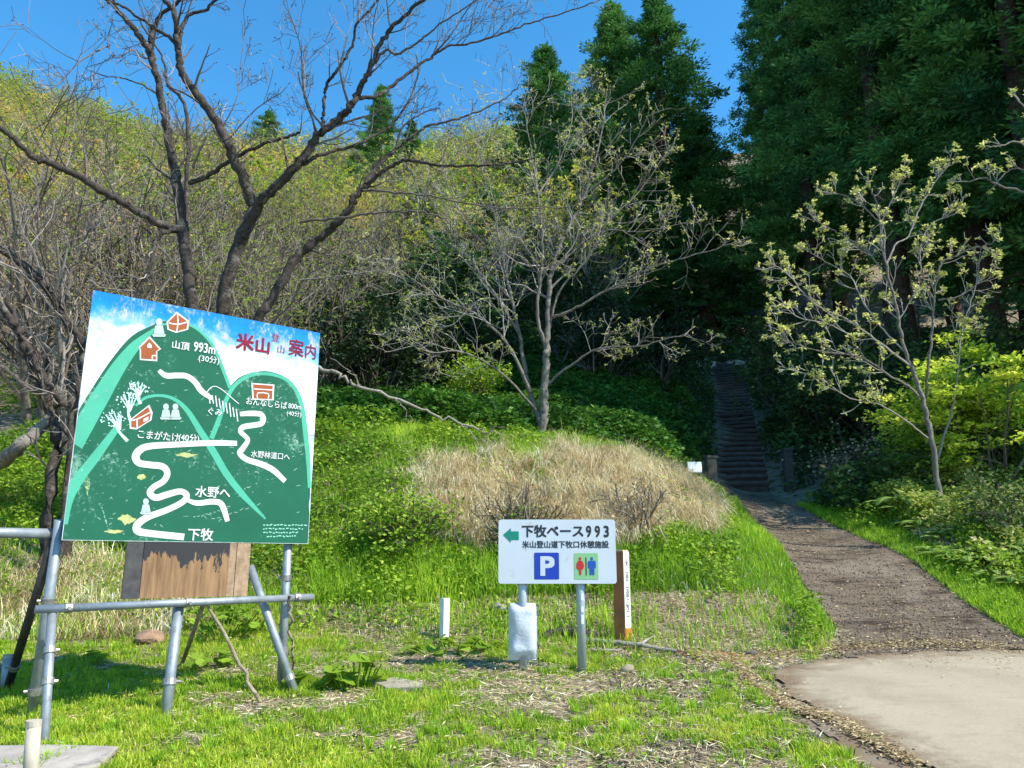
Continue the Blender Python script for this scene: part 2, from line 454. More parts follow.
M['paletwig'] = leafmat('pale_twig_bark', [(0.0, (0.11, 0.095, 0.075)), (0.5, (0.25, 0.225, 0.19)), (1.0, (0.42, 0.39, 0.34))], 0.0, rough=0.9)
M['cedarbark'] = barkmat('cedar_bark', (0.035, 0.022, 0.016), (0.13, 0.085, 0.06), 6)
M['galv'] = plain('galvanised_pipe', (0.27, 0.30, 0.32), 0.55, 0.45, 0.2, 14, dirt=((0.16, 0.13, 0.10), 9, 0.6))
M['darkpipe'] = plain('dark_rusted_pipe', (0.05, 0.045, 0.045), 0.6, 0.4, 0.4, 14)
M['clamp'] = plain('pipe_clamp', (0.34, 0.32, 0.29), 0.5, 0.7, 0.3, 30)
M['signpipe'] = plain('grey_sign_post', (0.36, 0.40, 0.43), 0.45, 0.35, 0.08, 6)

# ------------------------------------------------------------------ ground
def build_ground():
    def axis(lo, hi, f0, f1, step, grow=1.12, cap=14):
        a = list(np.arange(f0, f1 + 1e-6, step)); s = step; x = f1
        while x < hi: s = min(s * grow, cap); x += s; a.append(x)
        s = step; x = f0
        while x > lo: s = min(s * grow, cap); x -= s; a.insert(0, x)
        return np.array(a)
    xs = axis(-420, 420, -7.5, 9.0, 0.11); ys = axis(-300, 420, 3.4, 19, 0.11)
    X, Y = np.meshgrid(xs, ys)
    Z = ground(X.ravel(), Y.ravel()).reshape(X.shape)
    far = np.clip((np.hypot(X, Y - 40) - 95) / 60, 0, 1)
    Z = Z * (1 - far) + far * np.clip(0.2 * np.clip(Y, -5, 200) + 25 * np.clip((Y - 20) / 80, 0, 1), -2, 60)
    nx, ny = len(xs), len(ys)
    i = np.arange(ny - 1)[:, None] * nx + np.arange(nx - 1)[None]
    F = np.stack([i, i + 1, i + nx + 1, i + nx], -1).reshape(-1, 4)
    m, t, b, out = nt('soil_and_thatch')
    tc = t.nodes.new('ShaderNodeTexCoord'); v = tc.outputs['Object']
    a = noise(t, 0.7, 5, 0.6, v); c_ = noise(t, 28, 6, 0.75, v); d_ = noise(t, 5, 4, 0.6, v)
    soil = ramp(t, [(0.3, (0.10, 0.075, 0.05)), (0.52, (0.26, 0.205, 0.145)), (0.72, (0.42, 0.355, 0.265))], c_)
    moss = ramp(t, [(0.3, (0.03, 0.05, 0.01)), (0.7, (0.11, 0.14, 0.03))], c_)
    c = mixc(t, thresh(t, d_, 0.5, 0.62), soil, moss)
    c = mixc(t, thresh(t, a, 0.6, 0.75), c, (0.14, 0.105, 0.07))
    t.links.new(c, b.inputs['Base Color']); b.inputs['Roughness'].default_value = 0.95; b.inputs['Specular IOR Level'].default_value = 0.15
    bump(t, b, c_, 0.9, 0.03)
    return finish('ground', np.stack([X.ravel(), Y.ravel(), Z.ravel()], 1), [F], m, smooth=True, kind='structure')
build_ground()

def sheet(name, mask, xr, yr, step, lift, mat, edge=None):
    xs = np.arange(xr[0], xr[1], step); ys = np.arange(yr[0], yr[1], step)
    X, Y = np.meshgrid(xs, ys); nx = len(xs)
    k = mask(X, Y)
    Z = ground(X.ravel(), Y.ravel()).reshape(X.shape) + (lift(X, Y) if callable(lift) else lift)
    i = (np.arange(len(ys) - 1)[:, None] * nx + np.arange(nx - 1)[None])
    kk = k[:-1, :-1] & k[1:, :-1] & k[:-1, 1:] & k[1:, 1:]
    i = i[kk]
    F = np.stack([i, i + 1, i + nx + 1, i + nx], -1)
    used, inv = np.unique(F, return_inverse=True)
    V = np.stack([X.ravel(), Y.ravel(), Z.ravel()], 1)[used]
    e = None
    if edge is not None:                                          # metres in from the sheet's own edge, for dirt that creeps over it
        e = np.full(len(V), 9.0)
        for (a, b) in zip(edge, edge[1:] + edge[:1]):
            a = np.array(a); b = np.array(b); ab = b - a; t = np.clip(((V[:, 0] - a[0]) * ab[0] + (V[:, 1] - a[1]) * ab[1]) / (ab @ ab + 1e-9), 0, 1)
            e = np.minimum(e, np.hypot(V[:, 0] - a[0] - t * ab[0], V[:, 1] - a[1] - t * ab[1]))
    return finish(name, V, [inv.reshape(-1, 4)], mat, smooth=True, kind='structure', rnd=e)

def gpoly(pts): return [tuple(hit(*p)[:2]) for p in pts]
PAD = gpoly([(912, 767), (839, 723), (784, 697), (768, 674), (815, 661), (930, 652), (1060, 650)])
PAD = [(PAD[0][0] - 0.28, 3.4)] + PAD + [(9.5, PAD[-1][1]), (9.5, 3.4)]
STRIP = gpoly([(862, 767), (800, 722), (742, 678), (728, 662), (733, 667), (779, 699), (839, 724), (910, 767)])
STRIP = [(STRIP[0][0] - 0.2, 3.4)] + STRIP + [(STRIP[-1][0] - 0.27, 3.4)]
def pad_mat(name, base, dark, sc_=1.0):
    m, t, b, out = nt(name)
    tc = t.nodes.new('ShaderNodeTexCoord'); v = tc.outputs['Object']
    n1 = noise(t, 1.3, 6, 0.65, v, 0.6); n2 = noise(t, 55, 5, 0.7, v); n3 = noise(t, 6, 6, 0.7, v)
    c = ramp(t, [(0.32, dark), (0.5, base), (0.7, tuple(min(1, x * 1.12) for x in base))], n1)
    c = mixc(t, thresh(t, n3, 0.60, 0.72), c, tuple(x * 0.72 for x in base))
    c = mixc(t, 0.5, c, ramp(t, [(0.3, tuple(x * 0.7 for x in base)), (0.7, tuple(min(1, x * 1.2) for x in base))], n2))
    mp = t.nodes.new('ShaderNodeMapping'); mp.inputs['Scale'].default_value = (1.2, 9, 1); t.links.new(v, mp.inputs[0])
    c = mixc(t, thresh(t, noise(t, 1.6, 5, 0.7, mp.outputs[0]), 0.58, 0.75), c, tuple(x * y for x, y in zip(base, (0.74, 0.72, 0.68))))
    a = t.nodes.new('ShaderNodeAttribute'); a.attribute_name = 'rnd'
    dm = t.nodes.new('ShaderNodeMath'); dm.operation = 'MULTIPLY_ADD'; dm.inputs[1].default_value = -1.1
    t.links.new(noise(t, 3.0, 8, 0.75, v, 0.8), dm.inputs[0]); t.links.new(a.outputs['Fac'], dm.inputs[2])
    c = mixc(t, thresh(t, dm.outputs[0], -0.18, -0.52), c, (0.17, 0.12, 0.075))
    c = mixc(t, thresh(t, noise(t, 2.2, 7, 0.8, v, 1.0), 0.63, 0.70), c, (0.20, 0.165, 0.12))
    t.links.new(c, b.inputs['Base Color']); b.inputs['Roughness'].default_value = 0.9; b.inputs['Specular IOR Level'].default_value = 0.2
    bump(t, b, n2, 0.35, 0.006)
    return m
def pm(poly, amp=0.10, sc_=3):
    return lambda X, Y: inpoly(X + (fbm(X * sc_, Y * sc_, 5, 5) - 0.5) * amp, Y + (fbm(X * sc_, Y * sc_, 6, 5) - 0.5) * amp, poly)
sheet('concrete_road', pm(PAD, 0.34), (1, 9.5), (3.4, 8.6), 0.03, 0.018, pad_mat('pale_concrete', (0.345, 0.295, 0.21), (0.255, 0.21, 0.145)), edge=PAD)
sheet('old_concrete_strip', pm(STRIP, 0.3), (0.5, 5), (3.4, 8.6), 0.03, 0.008, pad_mat('old_concrete', (0.27, 0.235, 0.18), (0.19, 0.16, 0.12)), edge=STRIP)

def path_mat():
    m, t, b, out = nt('packed_gravel')
    tc = t.nodes.new('ShaderNodeTexCoord'); v = tc.outputs['Object']
    n1 = noise(t, 70, 6, 0.8, v); n3 = noise(t, 1.5, 4, 0.6, v)
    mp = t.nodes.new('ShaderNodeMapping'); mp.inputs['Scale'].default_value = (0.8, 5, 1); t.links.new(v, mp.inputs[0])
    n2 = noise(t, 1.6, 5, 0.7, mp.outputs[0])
    c = ramp(t, [(0.3, (0.065, 0.046, 0.031)), (0.5, (0.17, 0.128, 0.088)), (0.72, (0.31, 0.245, 0.18))], n1)
    c = mixc(t, thresh(t, n2, 0.47, 0.60), c, (0.062, 0.043, 0.03))  # dark lateral streaks: branch shadows painted into the gravel colour
    c = mixc(t, thresh(t, noise(t, 0.9, 4, 0.6, v), 0.50, 0.66), c, (0.25, 0.20, 0.145))
    c = mixc(t, thresh(t, n3, 0.6, 0.75), c, (0.09, 0.072, 0.042))
    t.links.new(c, b.inputs['Base Color']); b.inputs['Roughness'].default_value = 0.95; b.inputs['Specular IOR Level'].default_value = 0.15
    bump(t, b, n1, 1.0, 0.02)
    return m
def path_half(Y): return np.interp(Y, [7.4, 8.3, 9.5, 11, 13, 16, 18], [1.0, 0.95, 0.88, 0.80, 0.66, 0.62, 0.62])
def path_mask(X, Y):
    n = (fbm(X * 2.2, Y * 2.2, 21) - 0.5) * 0.35
    return (path_dist(X, Y) < path_half(Y) + n) & (Y < 17.7) & ~inpoly(X, Y + 0.05, PAD)
def in_path(X, Y, margin=0.0): return (path_dist(X, Y) < path_half(Y) + margin) & (Y < 34)
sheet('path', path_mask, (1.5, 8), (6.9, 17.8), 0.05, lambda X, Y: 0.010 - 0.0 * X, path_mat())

# ------------------------------------------------------------------ flat artwork on boards
from mathutils import Matrix
def settle(root):
    """parts were modelled in world space: move them under their Empty"""
    T = Matrix.Translation(-root.location)
    for o in list(root.children):
        o.data.transform(T)
        for g in o.children: g.data.transform(T)
def glyphs(body, size, bold=0.0):
    cu = bpy.data.curves.new('tmp', 'FONT'); cu.body = body; cu.size = size; cu.resolution_u = 3
    cu.align_x = 'CENTER'; cu.align_y = 'CENTER'
    o = bpy.data.objects.new('tmp', cu); COL.objects.link(o)
    dg = bpy.context.evaluated_depsgraph_get()
    me = bpy.data.meshes.new_from_object(o.evaluated_get(dg))
    V = np.array([v.co[:2] for v in me.vertices]); F = [list(p.vertices) for p in me.polygons]
    bpy.data.objects.remove(o); bpy.data.curves.remove(cu); bpy.data.meshes.remove(me)
    V = V - (V.max(0) + V.min(0)) / 2
    if not bold: return np.c_[V, np.zeros(len(V))], F
    VV, FF = [], []; d = bold * size * 0.8                      # a heavier brush: the same strokes laid a few times, each hair-thin higher
    for k, (dx, dy) in enumerate(((-d, -d), (d, -d), (d, d), (-d, d), (0, 0))):
        FF += [[i + k * len(V) for i in f] for f in F]; VV.append(np.c_[V + [dx, dy], np.full(len(V), k * 0.00012)])
    return np.concatenate(VV), FF
class Face:
    """a board's front: metres right, metres up, metres proud"""
    def __init__(s, O, heading, lean=0.0):
        s.O = np.asarray(O, float); s.e1 = np.array([math.cos(heading), math.sin(heading), 0])
        s.n = np.array([math.sin(heading), -math.cos(heading), 0]); s.e2 = np.array([0, 0, 1.0]); s.hs = 1.0; s.box = None
    def w(s, u, v, h=0.0):
        u = np.asarray(u, float)[..., None]; v = np.asarray(v, float)[..., None]
        return s.O + s.e1 * u + s.e2 * v + s.n * h
    def px(s, px, py, h=0.0):
        a = at(px, py, 1.0) - EYE
        t = ((s.O + s.n * h - EYE) @ s.n) / (a @ s.n)
        p = EYE + a * t - s.O
        return float(p @ s.e1), float(p @ s.e2)
    def on(s, px, py, h=0.0):
        u, v = s.px(px, py, h); return s.w(u, v, h)
    def fill(s, mb, uv, h, m=0):
        uv = np.asarray(uv, float); mb.poly(s.w(uv[:, 0], uv[:, 1], h * s.hs), m)
    def ribbon(s, mb, uv, width, h, m=0, n=6):
        uv = np.asarray(uv, float)
        q = smooth_line(np.c_[uv, np.zeros(len(uv))], n=n)[:, :2]
        wd = np.interp(np.linspace(0, 1, len(q)), np.linspace(0, 1, np.size(width)), np.atleast_1d(width))
        T = np.gradient(q, axis=0); T /= np.linalg.norm(T, axis=1)[:, None] + 1e-9
        N = np.stack([-T[:, 1], T[:, 0]], 1) * wd[:, None] / 2
        a = q + N; b = q - N; k = len(q)
        V = np.concatenate([a, b]); F = [(i, k + i, k + i + 1, i + 1) for i in range(k - 1)]
        if s.box: V = np.clip(V, 0.002, np.array(s.box) - 0.002)
        mb.add(s.w(V[:, 0], V[:, 1], h * s.hs), F, m)
    def text(s, mb, body, u, v, size, h, m=0, bold=0.0, sx=1.0, tilt=0.0):
        V, F = glyphs(body, size, bold)
        mb.add(s.w(V[:, 0] * sx + u, V[:, 1] + v, 0) + s.n * (h * s.hs + V[:, 2])[:, None], F, m)
    def slab(s, mb, u0, u1, v0, v1, h0, h1, m=0):
        c = np.array([[u, v, h] for h in (h0, h1) for (u, v) in ((u0, v0), (u1, v0), (u1, v1), (u0, v1))])
        V = np.array([s.w(a, b, q) for a, b, q in c])
        mb.add(V, [(0, 3, 2, 1), (4, 5, 6, 7), (0, 1, 5, 4), (1, 2, 6, 5), (2, 3, 7, 6), (3, 0, 4, 7)], m)

def paint(name, col, wear=(0.75, 0.78, 0.74), amount=0.64, wscale=9, rough=0.8, var=0.10):
    m, t, b, out = nt(name)
    tc = t.nodes.new('ShaderNodeTexCoord'); v = tc.outputs['Object']
    c = ramp(t, [(0.3, tuple(x * (1 - var) for x in col)), (0.7, tuple(min(1, x * (1 + var)) for x in col))], noise(t, 4, 5, 0.7, v))
    w = mixc(t, 0.5, noise(t, wscale, 8, 0.75, v, 0.4), noise(t, 1.9, 3, 0.6, v))
    c = mixc(t, thresh(t, w, amount, amount + 0.06), c, wear)
    t.links.new(c, b.inputs['Base Color']); b.inputs['Roughness'].default_value = rough
    b.inputs['Specular IOR Level'].default_value = 0.2
    bump(t, b, noise(t, 50, 4, 0.7, v), 0.15, 0.003)
    return m

# ------------------------------------------------------------------ the painted map board
BF = Face((-3.107, 5.487, 1.652), R(38.1)); BW, BH = 1.80, 1.82
BF.hs = 0.28; BF.box = (BW, BH)
def build_map_board():
    base = hit(165, 718)
    root = thing('map_board', 'large hand painted green mountain trail map board propped on grey pipes', 'map board', base)
    # panel with its painted sky (blue at the top edge, white lower down)
    m, t, b, out = nt('painted_sky')
    tc = t.nodes.new('ShaderNodeTexCoord'); v = tc.outputs['Object']
    sp = t.nodes.new('ShaderNodeSeparateXYZ'); t.links.new(v, sp.inputs[0])
    nn = noise(t, 3.5, 6, 0.7, v, 0.5)
    mm = t.nodes.new('ShaderNodeMath'); mm.operation = 'MULTIPLY_ADD'; mm.inputs[1].default_value = 0.42
    t.links.new(nn, mm.inputs[0]); t.links.new(sp.outputs[2], mm.inputs[2])
    zt = 1.652 + BH - base[2]
    g = thresh(t, mm.outputs[0], zt - 0.22, zt + 0.19)
    c = ramp(t, [(0.0, (0.80, 0.82, 0.84)), (0.38, (0.74, 0.80, 0.86)), (0.52, (0.18, 0.42, 0.66)), (0.75, (0.010, 0.24, 0.58)), (1.0, (0.006, 0.18, 0.52))], g)
    mp = t.nodes.new('ShaderNodeMapping'); mp.inputs['Scale'].default_value = (1, 1, 0.55); t.links.new(v, mp.inputs[0])
    c = mixc(t, thresh(t, noise(t, 4.2, 8, 0.8, mp.outputs[0], 0.3), 0.53, 0.60), c, (0.40, 0.42, 0.50))
    t.links.new(c, b.inputs['Base Color']); b.inputs['Roughness'].default_value = 0.8; b.inputs['Specular IOR Level'].default_value = 0.2
    edge = plain('weathered_board_edge', (0.14, 0.12, 0.10), 0.9)
    mb = MB()
    seam = 0.905
    BF.slab(mb, 0, BW, 0, seam - 0.0015, -0.022, 0, 0); BF.slab(mb, 0, BW, seam + 0.0015, BH, -0.022, 0, 0)
    BF.slab(mb, 0.004, BW - 0.004, 0.004, BH - 0.004, -0.03, -0.0225, 1)
    mb.build('panel', [m, edge], root)
    Z = lambda zx, zy: BF.px(40 + zx / 2.743, 280 + zy / 2.743)
    L = lambda pts: [Z(*p) for p in pts]
    clampuv = lambda uv: [(min(max(a, 0.0025), BW - 0.0025), min(max(c, 0.0025), BH - 0.0025)) for a, c in uv]
    k = BW / 660.0                                             # metres per zoomed pixel, roughly
    green = paint('mural_dark_green', (0.013, 0.108, 0.060), (0.16, 0.33, 0.24), 0.565, 34)
    light = paint('mural_light_green', (0.07, 0.37, 0.24), (0.03, 0.2, 0.13), 0.63, 10)
    white = paint('mural_white', (0.60, 0.61, 0.59), (0.26, 0.36, 0.31), 0.575, 22)
    orange = paint('mural_terracotta', (0.30, 0.085, 0.03), (0.42, 0.2, 0.12), 0.62, 12)
    red = paint('mural_crimson', (0.22, 0.014, 0.035), (0.6, 0.3, 0.3), 0.68, 14)
    grey = paint('mural_stone_grey', (0.42, 0.50, 0.47), (0.2, 0.35, 0.28), 0.57, 16)
    yellow = paint('mural_faded_yellow', (0.42, 0.44, 0.17), (0.03, 0.15, 0.09), 0.55, 16)
    # mountains
    mb = MB()
    outer = smooth_line(np.c_[np.array(L([(95, 375), (150, 285), (200, 212), (250, 155), (300, 128), (345, 112), (400, 118), (440, 140), (475, 180), (500, 235), (521, 292)])), np.zeros(11)], n=5)[:, :2]
    right = smooth_line(np.c_[np.array(L([(521, 292), (545, 268), (580, 254), (620, 250), (665, 262), (700, 290), (722, 340), (732, 420), (741, 560), (738, 620)])), np.zeros(10)], n=5)[:, :2]
    BF.fill(mb, clampuv([(0.0, 0.0)] + [tuple(p) for p in outer] + [tuple(p) for p in right[1:]] + [(BW, Z(738, 640)[1]), (BW, 0.0)]), 0.0022)
    mb.build('painted_mountain', green, root)
    mb = MB()
    def rib(pts, w, h=0.0044):
        uv = clampuv(L(pts)); BF.ribbon(mb, uv, np.array(w) * k, h)
    rib([(88, 455), (120, 400), (165, 322), (215, 240), (262, 180), (320, 130)], [40, 46, 44, 36, 26, 6])
    rib([(330, 122), (400, 121), (440, 142), (475, 182), (498, 235), (521, 296)], [5, 7, 7, 9, 10, 10])
    rib([(470, 435), (488, 390), (508, 335), (535, 288), (575, 262), (620, 257), (665, 268), (697, 295), (718, 345), (728, 420), (736, 500), (739, 570)], [14, 14, 12, 12, 12, 10, 10, 12, 14, 16, 14, 10])
    mb.build('painted_ridge', light, root)
    mb = MB()
    rib([(62, 670), (78, 600), (110, 540), (150, 488), (212, 405)], [16, 24, 26, 24, 16], 0.0068)
    rib([(262, 345), (290, 323), (330, 317), (370, 328), (405, 360), (440, 415), (475, 470), (510, 530), (555, 588), (618, 655)], [6, 8, 8, 10, 14, 18, 20, 20, 18, 6], 0.0068)
    mb.build('painted_ridge', light, root)
    # trails
    mb = MB()
    def tr(pts, w, h=0.0092): BF.ribbon(mb, L(pts), np.array(w) * k * 0.82, h)
    tr([(326, 248), (345, 262), (375, 262), (402, 264), (425, 280), (443, 305), (472, 326)], [14, 20, 20, 20, 20, 20, 14])
    tr([(548, 368), (575, 366), (604, 368), (612, 380), (606, 394), (580, 399), (556, 404), (550, 416), (562, 428), (570, 440), (556, 462), (548, 475), (566, 492), (606, 505), (640, 522), (672, 552)], [16, 20, 20, 20, 20, 20, 20, 18, 16, 16, 20, 20, 20, 22, 22, 18])
    mb.build('painted_trail', white, root)
    mb = MB()
    tr([(540, 448), (470, 447), (380, 451), (300, 456), (272, 468), (262, 486), (272, 502), (300, 507), (336, 512), (349, 530), (338, 552), (312, 568), (301, 584), (318, 597), (350, 588), (384, 580), (402, 590), (392, 608), (350, 630), (296, 650), (268, 670), (268, 688), (300, 695), (395, 705)], [18, 20, 20, 22, 24, 24, 22, 22, 22, 20, 20, 20, 20, 22, 22, 20, 20, 20, 20, 22, 24, 24, 22, 22], 0.0092)
    tr([(400, 602), (430, 612), (470, 608), (494, 612), (505, 632), (514, 662)], [12, 18, 20, 20, 20, 16], 0.0114)
    mb.build('painted_trail', white, root)
    # ladder and rail strokes by the narrow ridge
    mb = MB()
    rs = np.random.default_rng(4)
    for i in range(9):
        x = 462 + i * 9.5; y = 305 + i * 5.5
        tr([(x, y + rs.uniform(-6, 6)), (x + 4, y + 34 + rs.uniform(-6, 6))], [4, 4], 0.0136)
    tr([(448, 318), (482, 292), (545, 340)], [3, 3, 3], 0.0158)
    mb.build('painted_ladder', white, root)
    # huts
    def hut(outline, holes, lines):
        a = MB(); o_ = np.array(outline, float); c_ = o_.mean(0)
        BF.fill(a, L([tuple(p) for p in c_ + (o_ - c_) * 1.17]), 0.0114, 0)
        BF.fill(a, L(outline), 0.0138, 1)
        for l in lines: BF.ribbon(a, L(l), np.full(len(l), 3.4 * k), 0.0162, 0, n=2)
        for h_ in holes: BF.fill(a, L(h_), 0.0162, 0)
        a.build('painted_hut', [white, orange], root)
    hut([(274, 186), (300, 160), (327, 190), (318, 196), (318, 219), (277, 216), (277, 192)], [[(294, 178), (300, 172), (306, 179), (306, 187), (294, 186)]], [[(308, 218), (308, 208), (317, 208)]])
    hut([(351, 116), (375, 92), (404, 114), (402, 134), (373, 142), (353, 134)], [], [[(353, 118), (378, 122), (402, 116)], [(377, 95), (378, 122), (374, 141)]])
    hut([(584, 286), (638, 290), (636, 327), (586, 325)], [], [[(586, 299), (637, 302)], [(596, 325), (597, 310), (626, 312), (625, 326)]])
    hut([(250, 384), (262, 374), (296, 348), (304, 366), (301, 384), (266, 406), (250, 404)], [[(283, 382), (297, 374), (297, 384), (284, 391)]], [[(250, 385), (266, 382), (304, 362)], [(266, 382), (266, 405)]])
    # stone figures and the little trees
    for cx, cy, s_ in ((326, 132, 1.15), (345, 362, 1.0), (371, 362, 1.0), (290, 622, 1.0)):
        a = np.linspace(0, 2 * np.pi, 15)[:-1]; mb = MB()
        BF.fill(mb, L([(cx + 8 * s_ * math.cos(q), cy - 14 * s_ + 9 * s_ * math.sin(q)) for q in a]), 0.0184)
        BF.fill(mb, L([(cx - 9 * s_, cy - 6 * s_), (cx + 9 * s_, cy - 6 * s_), (cx + 13 * s_, cy + 14 * s_), (cx - 13 * s_, cy + 14 * s_)]), 0.0162)
        BF.fill(mb, L([(cx - 17 * s_, cy + 15 * s_), (cx + 17 * s_, cy + 15 * s_), (cx + 14 * s_, cy + 21 * s_), (cx - 14 * s_, cy + 21 * s_)]), 0.0184)
        mb.build('painted_statue', grey, root)
    mb = MB()
    for cx, cy, tx, ty in ((267, 298, 276, 340), (242, 330, 250, 392), (200, 380, 240, 442)):
        BF.ribbon(mb, L([(tx, ty), ((tx + cx) / 2 - 4, (ty + cy) / 2 + 4), (cx, cy)]), np.array([9, 6, 3]) * k, 0.0092)
        for q in range(5):
            an = -2.6 + q * 0.55; BF.ribbon(mb, L([((tx + cx) / 2, (ty + cy) / 2), (cx + 24 * math.cos(an), cy + 20 * math.sin(an))]), np.array([4, 2.5]) * k, 0.0092 + 0.0002 * q)
        for q in range(46):
            r_ = rs.uniform(0, 1) ** 0.5; an = rs.uniform(0, 6.28); x = cx + 34 * r_ * math.cos(an); y = cy + 24 * r_ * math.sin(an); z_ = rs.uniform(1.5, 3.2)
            BF.fill(mb, L([(x - z_, y), (x, y - z_), (x + z_, y), (x, y + z_)]), 0.0114 + 0.0002 * q)
    mb.build('painted_tree', paint('mural_mint', (0.50, 0.72, 0.63), (0.75, 0.8, 0.78), 0.55, 20), root)
    # worn yellow patches and scuffs of old paint
    for cx, cy, rx, ry in ((278, 540, 13, 10), (238, 655, 24, 18), (400, 480, 30, 7), (130, 560, 8, 30), (205, 690, 30, 7)):
        a = np.linspace(0, 2 * np.pi, 22)[:-1]; mb = MB()
        BF.fill(mb, L([(cx + rx * math.cos(q) * rs.uniform(0.5, 1.1), cy + ry * math.sin(q) * rs.uniform(0.5, 1.1)) for q in a]), 0.0048)
        mb.build('faded_flower_patch', yellow, root)
    mb = MB()
    for q in range(150):
        x = rs.uniform(110, 715); y = rs.uniform(200, 700)
        an = rs.normal(-0.2, 0.5); l = rs.uniform(3, 15)
        BF.ribbon(mb, L([(x, y), (x + l * math.cos(an) / 2, y + l * math.sin(an) / 2 + rs.normal(0, 1.5)), (x + l * math.cos(an), y + l * math.sin(an))]), np.array([1, rs.uniform(1.2, 3.2), 0.8]) * k, 0.0060 + q * 0.00001, n=3)
    for x0, y0, x1, y1 in ((190, 690, 168, 620), (470, 660, 610, 610), (420, 650, 520, 625)):
        for q in range(9):
            f = q / 9; BF.ribbon(mb, L([(x0 + (x1 - x0) * f, y0 + (y1 - y0) * f + rs.normal(0, 3)), (x0 + (x1 - x0) * (f + 0.07), y0 + (y1 - y0) * (f + 0.07) + rs.normal(0, 3))]), np.array([2.4, 2]) * k, 0.0064, n=2)
    mb.build('worn_paint', paint('mural_scuff', (0.20, 0.36, 0.28), (0.55, 0.62, 0.55), 0.55, 20), root)['kind'] = 'stuff'
    # lettering
    mb = MB()
    def tx(body, zx, zy, s_, bold=0.012, m=0, sx=1.0, h=0.0206):
        u, v_ = Z(zx, zy); v2 = Z(zx, zy + s_)[1]
        BF.text(mb, body, u, v_, abs(v_ - v2) * 1.08, h, m, bold, sx)
    tx('米', 563, 170, 46, 0.03, 1); tx('山', 611, 180, 42, 0.03, 1); tx('登', 646, 158, 22, 0.0, 1, h=0.0208); tx('山', 661, 190, 22, 0.0, 1, h=0.021)
    tx('案', 703, 186, 46, 0.008, 1, 0.9); tx('内', 742, 196, 40, 0.004, 1, 0.85)
    mb.build('lettering', [white, red], root)
    mb = MB()
    tx('山頂', 386, 180, 22, 0.02); tx('993m', 451, 187, 34, 0.022, 0, 0.70); tx('(30分)', 463, 219, 20, 0.012)
    tx('おんなしらば', 622, 338, 21, 0.012, 0, 0.85); tx('800m', 698, 347, 18, 0.012, 0, 0.85); tx('(40分)', 696, 368, 15, 0.01)
    tx('こまがたけ', 325, 427, 24, 0.014, 0, 0.86); tx('(40分)', 408, 435, 22, 0.014, 0, 0.9)
    tx('ぐみ', 480, 362, 20, 0.012); tx('水野林道口へ', 632, 481, 19, 0.014, 0, 0.9); tx('水野へ', 474, 582, 30, 0.018, 0, 1.0); tx('下牧', 440, 698, 33, 0.02)
    mb.build('lettering', [white, red], root)
    mb = MB()
    for r_ in range(4):                                            # small worn lines in the lower right corner
        x = 612 + 10 * (r_ == 3)
        while x < 728 - 10 * r_:
            l = rs.uniform(3, 8); BF.ribbon(mb, L([(x, 672 + r_ * 10.5 + rs.uniform(-2, 2)), (x + l, 672 + r_ * 10.5 + rs.uniform(-2, 2))]), np.array([3.5, 3]) * k, 0.0092, n=2); x += l + rs.uniform(1.5, 4)
    mb.build('lettering', [paint('mural_small_text', (0.25, 0.55, 0.42))], root)
    # lower wooden board with peeling paint
    m2, t, b, out = nt('peeling_board')
    tc = t.nodes.new('ShaderNodeTexCoord'); v = tc.outputs['Object']
    mp = t.nodes.new('ShaderNodeMapping'); mp.inputs['Scale'].default_value = (14, 14, 1.2); t.links.new(v, mp.inputs[0])
    wood = ramp(t, [(0.3, (0.12, 0.06, 0.024)), (0.7, (0.33, 0.19, 0.085))], noise(t, 2.0, 5, 0.7, mp.outputs[0]))
    sp = t.nodes.new('ShaderNodeSeparateXYZ'); t.links.new(v, sp.inputs[0])
    zt = BF.px(185, 545)[1] + 1.652 - base[2]
    mm = t.nodes.new('ShaderNodeMath'); mm.operation = 'MULTIPLY_ADD'; mm.inputs[1].default_value = 0.62
    mp2 = t.nodes.new('ShaderNodeMapping'); mp2.inputs['Scale'].default_value = (9, 9, 3); t.links.new(v, mp2.inputs[0])
    t.links.new(noise(t, 1.6, 5, 0.7, mp2.outputs[0]), mm.inputs[0]); t.links.new(sp.outputs[2], mm.inputs[2])
    c = mixc(t, thresh(t, mm.outputs[0], zt + 0.20, zt + 0.215), wood, (0.022, 0.022, 0.024))
    t.links.new(c, b.inputs['Base Color']); b.inputs['Roughness'].default_value = 0.8
    greyw = plain('grey_weathered_wood', (0.17, 0.155, 0.135), 0.9, 0, 0.35, 14)
    mb = MB()
    u0, v0 = BF.px(121, 600); u1, v1 = BF.px(251, 545); v0 = BF.px(185, 599)[1]
    ua = BF.px(142, 570)[0]; ub = BF.px(228, 570)[0]
    BF.slab(mb, u0, ua - 0.002, v0 + 0.01, -0.004, -0.02, -0.002, 1)
    BF.slab(mb, ua, ub, v0 + 0.012, -0.004, -0.02, 0.004, 0)
    for q in range(3):
        w_ = (u1 - ub) / 3; BF.slab(mb, ub + 0.002 + q * w_, ub + (q + 1) * w_ - 0.001, v0 + 0.012, -0.004, -0.02, 0.0 + 0.006 * (q == 1), 2)
    mb.build('lower_board', [m2, plain('dark_grey_wood', (0.055, 0.052, 0.05), 0.85, 0, 0.4, 16), plain('light_wood_strip', (0.30, 0.20, 0.12), 0.85, 0, 0.35, 20)], root)
    # pipes
    r = 0.034
